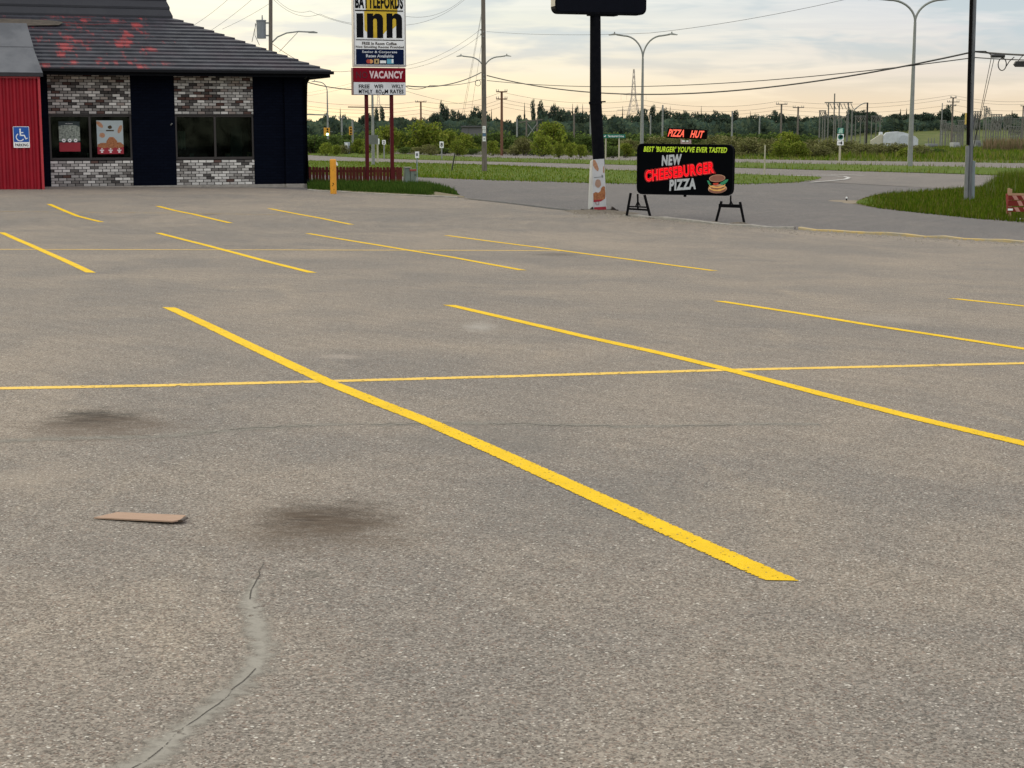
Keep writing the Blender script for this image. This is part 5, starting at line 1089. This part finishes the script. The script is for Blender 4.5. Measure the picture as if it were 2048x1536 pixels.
mb = MB(); b0 = onx(748, 104); mb.box(b0.x-.3*1, b0.x+.28, 103.3, 103.6, zat(288,104), zat(270,104)); tag(mb.build('meter_box', mat('dull_grey_box', (.13,.14,.13), .7)), 'grey meter box on the pole behind the red sign posts', 'utility box')
# cross-braced frame
D0 = 235.; b0 = onx(1063, D0); o = thing('transmission_frame', 'two-pole transmission frame with a cross brace in front of the trees', 'transmission frame', b0, 0); s_ = D0/F; Hh = zat(236, D0)-b0.z
for x in (-10, 11): mb = MB(); mb.cyl((x*s_,0,-.3), (x*s_,0,Hh), .13, .11, 8); mb.build('pole', poleM, o)
mb = MB(); mb.bar((-24*s_,0,Hh-.6), (22*s_,0,Hh-.2), .12, .12); mb.build('crossarm', poleM, o); mb = MB(); mb.bar((-9*s_,0,Hh-1.2), (18*s_,0,Hh-2.6+1.8*0), .09, .09) if False else mb.bar((-9*s_,-.15,2.0), (12*s_,-.15,4.0), .1, .1); mb.bar((-9*s_,.15,4.0), (12*s_,.15,2.0), .1, .1); mb.build('cross_brace', steelM, o)
# lattice pylons
def pylon(label, px_, D0, ytop, wb):
    b0 = onx(px_, D0); o = thing('lattice_pylon', label, 'pylon', b0, R(6), 'far transmission pylons'); s_ = D0/F; H = zat(ytop, D0)-b0.z
    m = mat('hazed_pylon_steel', (.50,.44,.41), .6); mb = MB(); N = 12  # steel colour lightened so the far tower fades like haze
    def half(f): return wb*(1-f)**.8*.5*(.25 if f > .62 else 1) + .22 if False else max(.25, wb*.5*(1-f/.62)*.8+.9 if f < .62 else .9*(1-(f-.62)/.38)+.2)
    L = [(half(k/N), H*k/N) for k in range(N+1)]
    for (h0, z0_), (h1, z1_) in zip(L, L[1:]):
        C0 = [(h0,h0),(-h0,h0),(-h0,-h0),(h0,-h0)]; C1 = [(h1,h1),(-h1,h1),(-h1,-h1),(h1,-h1)]
        for k in range(4):
            j = (k+1) % 4; mb.bar((*C0[k], z0_), (*C1[k], z1_), .22, .22); mb.bar((*C0[k], z0_), (*C1[j], z1_), .11, .11); mb.bar((*C0[j], z0_), (*C1[k], z1_), .11, .11)
    mb.build('tower', m, o)
    for f, L_ in ((.63, 25), (.40, 33)):
        mb = MB(); z = H*f; L2 = L_*s_
        for s in (-1, 1): mb.bar((0,-.3,z+.9), (s*L2,0,z), .16, .16); mb.bar((0,.3,z-.6), (s*L2,0,z), .16, .16); [mb.bar((s*L2*q_,0,z), (s*L2*q_,0,z-3), .10, .10) for q_ in (.55, 1)]
        mb.build('crossarm', m, o)
pylon('tall lattice pylon right of the black sign pole', 1266.5, 900, 138, 11)
pylon('faint lattice pylon seen between the red sign posts', 757.5, 1250, 172, 11)
# substation
rg = random.Random(12)
gsM = mat('substation_steel', (.16,.16,.145), .6, .3, .2)
def gantry(label, pxs, D0, ytop, yover, group='substation gantries', r=.13, tall=None, brace=False):
    b0 = onx((pxs[0]+pxs[-1])/2, D0); o = thing('substation_gantry', label, 'substation frame', b0, 0, group); 
    for k, px_ in enumerate(pxs):
        x = at(px_, 252, D0).x-b0.x; H = zat(ytop if not (tall and k == tall[0]) else tall[1], D0)-b0.z; mb = MB(); mb.cyl((x,0,-1), (x,0,H), r, r*.85, 8); mb.build('post', gsM, o)
    x0, x1 = at(pxs[0]-yover, 252, D0).x-b0.x, at(pxs[-1]+yover, 252, D0).x-b0.x; z = zat(ytop, D0)-b0.z
    mb = MB(); mb.bar((x0,0,z-.1), (x1,0,z-.1), r*1.5, r*1.5); mb.build('beam', gsM, o); n = len(pxs)*2; mb = MB()
    for k in range(n): x = x0+(x1-x0)*(k+.5)/n; mb.bar((x,-.1,z-.25), (x+.5,-.1,z-1.3), r*.8, r*.8)
    mb.build('insulators', gsM, o)
    if brace:
        xs2 = [at(px_, 252, D0).x-b0.x for px_ in pxs]; mb = MB()
        for a_, b_2 in zip(xs2, xs2[1:]):
            h0 = z*rg.uniform(.35, .6); mb.bar((a_,0,h0), (b_2,0,z-.2), r, r); mb.bar((b_2,0,h0), (a_,0,z-.2), r, r); mb.bar((a_,0,h0), (b_2,0,h0), r, r)
        mb.build('lattice_brace', gsM, o)
    return o
gantry('tallest substation gantry with a lightning spike left of the white arched building', (1656, 1667.5, 1677.5, 1695.5), 300, 204, 8, tall=(1, 187))
gantry('narrow low gantry just left of the tallest gantry', (1639, 1649.5), 285, 220.5, 2)
gantry('low long gantry of thin posts below the tallest gantry', (1645, 1671, 1682, 1693), 310, 232, 3, r=.10)
gantry('low gantry right of the tallest gantry, before the dark lamp pole', (1711, 1721, 1730), 310, 231, 2, r=.10)
gantry('low gantry right of the dark lamp pole', (1743, 1752, 1760), 315, 231, 2, r=.10)
pole_thing('substation_mast', 'single pale mast right of the tallest gantry', 'mast', 1703.5, 270, 219, .15, .12, gsM)
D0 = 262.; o = pole_thing('yard_lamp', 'dark wooden yard lamp with a curved arm beside the substation gantries', 'yard lamp', 1733.5, D0, 205, .16, .13, mat('dark_pole', (.03,.026,.024)))
mb = MB(); b0 = onx(1733.5, D0); mb.tube([((q_[0]-1733.5)*D0/F, 0, zat(q_[1], D0)-b0.z) for q_ in ((1733,206),(1728,206),(1721,209),(1714,214),(1710,217.5))], .08, 6); mb.build('arm', steelM, o)
mb = MB(); mb.ext([((q_[0]-1733.5)*D0/F, zat(q_[1], D0)-b0.z) for q_ in ((1711,216),(1707,219),(1708,220),(1713,217.5))], -.15, .15); mb.build('lamp_head', steelM, o)
for k, (px_, n, D0, yt) in enumerate(((1886,3,268,240),(1900,4,285,246),(1922,3,262,240),(1952,4,270,222),(1969,2,255,212),(1975,2,262,215),(1992,5,280,228),(2015,4,275,232),(2038,5,290,236),(2062,4,270,226),(1915,5,300,250),(1985,6,300,247),(2030,6,262,252))):
    gantry(f'{["leftmost","second","third","fourth","fifth","sixth","seventh","eighth","ninth","tenth","eleventh","twelfth","thirteenth"][k]} frame of the crowded substation beside the right pole, built list from the left' if False else ['open frame left of the dark three-arm pole','four-post frame behind the dark three-arm pole','three-post frame just left of the right utility pole','four-post frame just right of the right utility pole','slim tall twin posts right of the right utility pole, nearer pair','slim tall twin posts right of the right utility pole, farther pair','five-post frame under the green roofed ridge','four-post frame above the brown reeds','five-post frame near the right edge, farther one','frame cut off by the right edge','lowest frame of the substation left of the right pole','low six-post frame behind the reeds','lowest six-post frame close to the reeds'][k], tuple(px_+(j-(n-1)/2)*(5 if n > 2 else 4) for j in range(n)), D0, yt, 2, r=rg.uniform(.06,.10), brace=k % 3 != 2)
for k, (px_, D0, w, h) in enumerate(((1868,255,1.6,1.0),(1915,250,1.0,1.2),(1958,252,.8,1.5),(2010,258,1.8,1.1),(2040,262,2.4,1.3))):
    b0 = onx(px_, D0); o = thing('transformer_unit', ['grey transformer unit left of the dark three-arm pole','upright pale transformer unit left of the right utility pole','slim white switch cabinet right of the right utility pole','pale transformer unit behind the brown reeds','large pale transformer unit at the right edge'][k], 'transformer', b0, R(10), 'substation transformer units')
    m = mat('unit_grey', (.18,.19,.19), .6) if k % 2 == 0 else mat('unit_white', (.33,.34,.34), .6); mb = MB(); mb.box(-w/2, w/2, 0, 1.4, -.3, h); mb.build('tank', m, o, bevel=.05)
    mb = MB(); [mb.box(-w/2+w*q_/6, -w/2+w*q_/6+.08, -.3, -.001, .3, h-.3) for q_ in range(1, 6)]; mb.build('fins', m, o)
    mb = MB(); [mb.cyl((w*(q_-1)*.3, .7, h), (w*(q_-1)*.3, .7, h+.9), .10, .05, 8) for q_ in range(3)]; mb.build('bushing', gsM, o)
# white arched buildings
D0 = 240.; b0 = onx(1787, D0); s_ = D0/F; o = thing('arched_building', 'white metal building with two arched roofs beyond the highway', 'building', b0, R(-12)); wM = mat('white_sheet_metal', (.50,.53,.56), .5, .3, ns=2)
H = zat(264, D0)-b0.z
def arch(x0, x1, z0_, h, y0, y1, nm, m): 
    mb = MB(); n = 12; mb.ext([(x0, -.8)] + [((x0+x1)/2-(x1-x0)/2*math.cos(math.pi*k/n), z0_+h*math.sin(math.pi*k/n)) for k in range(n+1)] + [(x1, -.8)], y0, y1); return mb.build(nm, m, o)
mb = MB(); mb.ext([((x-1787)*s_, zat(y, D0)-b0.z) for x, y in ((1768,292),(1768,272),(1773,266),(1782,264.5),(1796,263.5),(1808,265),(1820,268.5),(1830,273),(1835.5,278),(1835.5,292))], 0, 9); mb.build('arched_hall', wM, o)
mb = MB(); [mb.ext([((x-1787)*s_, zat(y, D0)-b0.z) for x, y in ((a+1,292),(a+1,276),(a+4,271.5),(a+10,270),(a+16,272),(a+19,277),(a+19,292))], -.35, -.01) for a in (1798,)]; mb.build('arched_porch', mat('shaded_white_sheet', (.42,.45,.49), .6), o)
mb = MB(); mb.ext([((x-1787)*s_, zat(y, D0)-b0.z) for x, y in ((1743,292),(1743.5,282),(1763,268.5),(1767.5,269.5),(1767.5,292))], .3, 7); mb.build('lean_to', mat('cream_sheet_metal', (.46,.44,.35), .6), o)
mb = MB(); [mb.box(x*s_, (x+5)*s_, -.42 if x > 0 else .24, -.36 if x > 0 else .29, -.2, H*.42) for x in (-36, 18)]; mb.build('door', mat('grey_door', (.22,.25,.27)), o)
mb = MB(); mb.cyl((-24*s_, 2, zat(270,D0)-b0.z), (-24*s_, 2, zat(264,D0)-b0.z), .3, .25, 8); mb.build('roof_vent', wM, o)
D0 = 330.; b0 = onx(945, D0); o = thing('low_building', 'long low grey building with a fence half hidden by bushes left of the island pole', 'building', b0, 0); mb = MB(); H = zat(254, D0)-b0.z; mb.box(-22*D0/F, 26*D0/F, 0, 12, -.5, H); mb.build('wall', mat('dull_grey_wall', (.12,.12,.125), .8), o); mb = MB(); mb.box(-23*D0/F, 27*D0/F, -.4, 12.4, H, H+.25); mb.build('roof', mat('dull_roof', (.09,.09,.095)), o)
D0 = 520.; b0 = onx(2020, D0); o = thing('long_roofed_shed', 'long shed with a pale green roof on the ridge at the right edge', 'building', b0, 0); H = 2.4; mb = MB(); mb.box(-22*D0/F, 30*D0/F, 0, 12, -.5, H); mb.build('wall', mat('dull_shed_wall', (.10,.12,.11)), o); mb = MB(); mb.ext([(-24*D0/F,H),(32*D0/F,H),(30*D0/F,H+1.6),(-22*D0/F,H+1.6)], -1, 13); mb.build('roof', mat('pale_green_roof', (.17,.24,.21)), o)

# ------------------------------------------------------------------ trees and shrubs
def crown(seed, kind, n, leaf):
    """leaf cards for a crown of unit height and unit width; uneven outline, gaps, light and dark clumps"""
    q = np.random.default_rng(seed); P = []; Tn = []
    if kind == 'spruce':
        z = 1-q.random(n)**.62*.94; rr = (1-z)*.5*(.55+.45*np.abs(np.sin(z*34)))*np.sqrt(q.random(n)); a = q.random(n)*2*np.pi
        P = np.stack([rr*np.cos(a), rr*np.sin(a), z], 1); Tn = .8+.5*q.random(n)
    else:
        k = {'round': 15, 'poplar': 12, 'shrub': 18, 'loose': 11}[kind]
        C = []
        for i in range(k):
            f = q.random()
            if kind == 'poplar': zc = .22+.70*f; rc = .30*(1-.75*abs(f-.35)); rad = .15+.12*q.random()
            elif kind == 'shrub': zc = .18+.52*f; rc = .42*(1-f*.55); rad = .16+.12*q.random()
            elif kind == 'loose': zc = .35+.52*f; rc = .42*(1-f*.4); rad = .10+.11*q.random()
            else: zc = .28+.54*f; rc = .36*math.sqrt(max(.05, 1-(2*f-.7)**2*.55)); rad = .14+.12*q.random()
            a = q.random()*2*np.pi; rr = rc*math.sqrt(q.random()); C.append((rr*math.cos(a), rr*math.sin(a), zc, rad, .65+.75*q.random()))
        C = np.array(C); i = q.choice(k, n, p=C[:,3]**2/np.sum(C[:,3]**2)); d = q.normal(size=(n,3)); d /= np.linalg.norm(d, axis=1)[:,None]
        r = C[i,3]*(.55+.55*q.random(n)**.6); P = C[i,:3]+d*r[:,None]*np.array([1,1,.8]); Tn = C[i,4]*(.7+.6*q.random(n))
        if kind in ('shrub',): P[:,2] = np.maximum(P[:,2], .02+.08*q.random(n))
    u = q.normal(size=(n,3)); u /= np.linalg.norm(u, axis=1)[:,None]; v = np.cross(u, q.normal(size=(n,3))); v /= np.linalg.norm(v, axis=1)[:,None]
    s = (leaf*(.5+q.random(n)))[:,None]; V = np.stack([P-u*s, P+v*s*.55, P+u*s, P-v*s*.55], 1)
    return V.reshape(-1,3), np.arange(4*n).reshape(-1,4), Tn
LM = {}
def proto(name, kind, seed, n, leaf, cols, trunk=True, arms=True):
    r = thing(name, '', '', (0,0,-500)); V_, T_, Tn = crown(seed, kind, n, leaf); q = np.random.default_rng(seed+99)
    c = np.array(cols)[q.integers(0, len(cols), len(T_))]*Tn[:,None]; fast_mesh('crown' if trunk else 'foliage', V_, T_, leafM, c, r)
    mb = MB(); 
    if trunk:
        mb.tube([(0,0,-.06),(.01,0,.2),(-.01,.01,.5),(0,0,.85 if kind != 'round' else .7)], [.035,.028,.018,.006], 7)
        if kind != 'spruce':
            for k in range(6): a = k*1.05+seed; mb.tube([(0,0,.2+.06*k), (.12*math.cos(a),.12*math.sin(a),.34+.06*k), (.26*math.cos(a),.26*math.sin(a),.45+.06*k)], [.014,.009,.004], 5)
        mb.build('trunk', barkM, r)
    else:
        for k in range(7): a = k*.9+seed; mb.tube([(.03*math.cos(a),.03*math.sin(a),-.05), (.15*math.cos(a),.15*math.sin(a),.3), (.28*math.cos(a),.28*math.sin(a),.6)], [.016,.010,.004], 5)
        mb.build('stems', barkM, r)
    return r
DK_HAZE = [(.048,.075,.054),(.060,.088,.056),(.042,.068,.054),(.070,.094,.058)]; YG = [(.19,.225,.03),(.14,.19,.025),(.22,.24,.045),(.10,.145,.02)]; OLV = [(.14,.145,.05),(.165,.165,.06),(.11,.12,.04),(.19,.18,.085)]; MG = [(.075,.115,.028),(.10,.14,.034),(.06,.09,.026)]  # dark tree greens lightened and blued; far haze is in the colour
treeP = {'round': [proto('broadleaf_tree', 'round', s, 1500, .05, DK_HAZE) for s in (1, 2, 3)], 'poplar': [proto('poplar_tree', 'poplar', s, 1200, .045, DK_HAZE) for s in (4, 5)], 'loose': [proto('open_tree', 'loose', s, 1000, .045, DK_HAZE) for s in (6, 7)], 'spruce': [proto('spruce_tree', 'spruce', s, 1100, .04, [(.028,.046,.034),(.036,.054,.036)]) for s in (8, 9)]}
shP = {'yellow': [proto('bright_shrub', 'shrub', s, 2200, .035, YG, False) for s in (11, 12, 13)], 'olive': [proto('willow_shrub', 'shrub', s, 2000, .035, OLV, False) for s in (14, 15, 16)], 'green': [proto('green_shrub', 'shrub', s, 2000, .036, MG, False) for s in (17, 18)]}
LMK = [(600,'the restaurant corner'),(733,'the left red post'),(785,'the right red post'),(842,'the single-arm pole'),(968,'the wooden pole'),(1003,'the two-arm pole'),(1190,'the black sign pole'),(1284,'the middle street lamp'),(1413,'the red header sign'),(1562,'the brightest bush'),(1667,'the tallest gantry'),(1733,'the dark yard lamp'),(1822,'the tallest lamp'),(1938,'the right utility pole')]
ORD = ['first','second','third','fourth','fifth','sixth','seventh','eighth','ninth','tenth','eleventh','twelfth','thirteenth','fourteenth']
cnt = {}
def plant(pr, px_, D0, ytop, wpx, kindlabel, cat, group):
    k = max([m_ for m_ in LMK if m_[0] <= px_], key=lambda m_: m_[0]); cnt[(kindlabel, k[1])] = c_ = cnt.get((kindlabel, k[1]), 0)+1
    o = copy_tree(pr); b0 = onx(px_, D0); o.location = b0; H = (zat(ytop, D0)-b0.z)*(1.12 if cat == 'bush' else 1.04); w = wpx*D0/F*((1.4 if 'mid green' in kindlabel else 1.2) if cat == 'bush' else 1); o.scale = (w, w, H); o.rotation_euler = (0, 0, rnd.uniform(0, 6.28))
    tag(o, f'{kindlabel}, {ORD[min(c_-1, 13)]} right of {k[1]}', cat, group); return o
SKY = [(615,240),(628,238),(642,234),(655,229),(668,231),(692,229),(705,231),(722,230),(735,227),(745,228),(790,234),(802,238),(818,240),(832,236),(848,234),(862,230),(878,216),(893,213),(907,224),(920,228),(932,224),(945,219),(957,213),(972,224),(988,230),(1000,241),(1012,240),(1024,240),(1036,234),(1080,208),(1092,212),(1104,216),(1118,211),(1130,217),(1142,214),(1154,218),(1168,215),(1180,220),(1198,224),(1212,228),(1226,225),(1258,226),(1268,224),(1282,214),(1305,218),(1316,218),(1330,216),(1345,222),(1358,218),(1370,220),(1385,222),(1400,217),(1414,222),(1428,219),(1442,222),(1455,224),(1470,228),(1485,230),(1500,229),(1516,228),(1532,228),(1548,226),(1562,224),(1578,226),(1594,231),(1610,233),(1626,230),(1642,226),(1655,227),(1670,228),(1684,230),(1698,222),(1712,217),(1726,222),(1740,224),(1754,222),(1768,228),(1780,226),(1794,222),(1808,226),(1822,226),(1836,228),(1850,226),(1864,222),(1880,224),(1892,219),(1906,228),(1920,226),(1940,229),(1955,231),(1972,233),(2024,226),(2046,233)]
LB = {'round': 'dark rounded skyline tree', 'poplar': 'narrow upright dark skyline tree', 'loose': 'open-crowned dark skyline tree', 'spruce': 'pointed dark skyline spruce'}
for px_, yt in sorted(SKY):
    k = rnd.choice(['round', 'round', 'round', 'loose', 'poplar']); D0 = rnd.uniform(395, 455); plant(rnd.choice(treeP[k]), px_+rnd.uniform(-2,2), D0, yt+rnd.uniform(-2,2), rnd.uniform(24, 44)*(0.6 if k == 'poplar' else 1), LB[k], 'tree', 'skyline trees beyond the highway')
for px_, yt, w in ((681,218,12),(753,221,14),(764,219,16),(1049,208,12),(1066,206,14),(1245,214,11),(983,220,12),(1110,208,12),(1402,214,10),(1895,213,18),(1800,219,12),(1812,217,10),(2023,222,12),(1500,224,10),(1340,214,10),(1145,210,12),(1165,210,11),(885,210,18)):
    k = 'spruce' if w < 14 else 'poplar'; plant(rnd.choice(treeP[k]), px_, 392+rnd.uniform(0,25), yt, w, LB[k], 'tree', 'skyline trees beyond the highway')
# far wood behind and under the skyline trees reads as one mass
q = np.random.default_rng(31); n = 60000; pxs = 540+q.random(n)*1620; Dn = 372+q.random(n)*110; Xn = (pxs-CX)/F*Dn; gz_ = G(Xn, Dn)
top = ZC+(252-(243+4*np.sin(pxs*.045)+3*np.sin(pxs*.13+1)))/F*Dn; zr_ = gz_+(np.maximum(top-gz_, 1.2))*q.random(n)**.8
u = q.normal(size=(n,3)); u /= np.linalg.norm(u, axis=1)[:,None]; v = np.cross(u, q.normal(size=(n,3))); v /= np.linalg.norm(v, axis=1)[:,None]; s = (.55*(.5+q.random(n)))[:,None]; Pn = np.stack([Xn, Dn, zr_], 1)
tn = (np.array(DK_HAZE)[q.integers(0, 4, n)])*(.8+.5*q.random(n)+.35*np.sin(pxs*.09+zr_*.6))[:,None]
tag(fast_mesh('woodland', np.stack([Pn-u*s, Pn+v*s*.6, Pn+u*s, Pn-v*s*.6], 1).reshape(-1,3), np.arange(4*n).reshape(-1,4), leafM, np.clip(tn, .008, 1)), 'dark far-off wood below the skyline trees', None, None, 'stuff')
SH = [('green',625,205,262,60),('green',660,230,262,60),('green',700,240,260,60),('yellow',652,188,284,26),('yellow',671,190,287,22),('yellow',720,195,275,30),('yellow',759,190,274,26),('yellow',772,215,247,46),('yellow',800,225,262,40),('yellow',852,215,235,78),('green',828,225,252,50),('yellow',893,220,258,50),('yellow',930,200,262,48),('yellow',916,190,275,36),('green',1000,215,254,58),('yellow',985,185,280,26),('green',1045,230,265,50),('olive',1050,190,272,46),('yellow',1102,205,241,62),('yellow',1085,182,270,44),('green',1128,215,258,46),('yellow',1118,172,283,26),('yellow',1142,175,284,26),('yellow',1162,170,288,26),('green',1180,205,262,60),('green',1215,210,258,56),('yellow',1250,172,284,34),('green',1226,168,288,30),('olive',1262,190,276,44),('green',1300,215,262,60),('olive',1320,195,270,56),('olive',1360,200,272,56),('green',1390,220,262,60),('olive',1425,195,270,60),('olive',1465,190,272,60),('olive',1505,185,274,60),('olive',1540,180,275,56),('yellow',1578,165,262,52),('yellow',1562,160,280,40),('yellow',1598,160,281,38),('olive',1625,172,278,56),('olive',1655,170,276,60),('olive',1640,160,288,46),('olive',1700,168,279,60),('olive',1735,165,284,60),('olive',1765,160,286,50),('olive',1795,160,284,56),('olive',1840,158,290,54),('yellow',1815,150,294,36),('green',1870,170,292,46),('green',1600,230,262,60),('green',1560,240,258,60),('green',1510,240,260,60),('green',1460,240,258,60),('green',1345,240,256,60),('green',1270,245,260,60),('green',1140,245,256,60),('green',1075,245,256,50),('green',960,240,262,50),('green',905,245,250,56),('green',800,245,250,56),('green',740,245,254,50),('olive',690,196,288,26)]
rs = random.Random(21)
for px_ in range(622, 1880, 27):
    if any(abs(px_-b) < 9 for b in (694, 752, 768, 883, 1682)): continue
    yb_ = 300+(px_-615)*.0215; D_ = max(150, 205-(px_-615)*.04)+rs.uniform(0, 12); SH.append((rs.choice(['green','olive','yellow','green']), px_+rs.uniform(-6,6), D_, yb_-rs.uniform(8,17), rs.uniform(22,38)))
SL = {'yellow': ('bright yellow green verge bush', 'bush'), 'olive': ('dull olive willow bush', 'bush'), 'green': ('mid green bush before the wood', 'bush')}
for k, px_, D0, yt, w in sorted(SH, key=lambda a: a[1]): plant(rnd.choice(shP[k]), px_, D0, yt, w, *SL[k], 'bushes beyond the highway')
for L_ in list(treeP.values())+list(shP.values()):
    for r in L_:
        for c_ in list(r.children): bpy.data.objects.remove(c_)
        bpy.data.objects.remove(r)
# weeds on the hill slope at right
hq = np.random.default_rng(77)
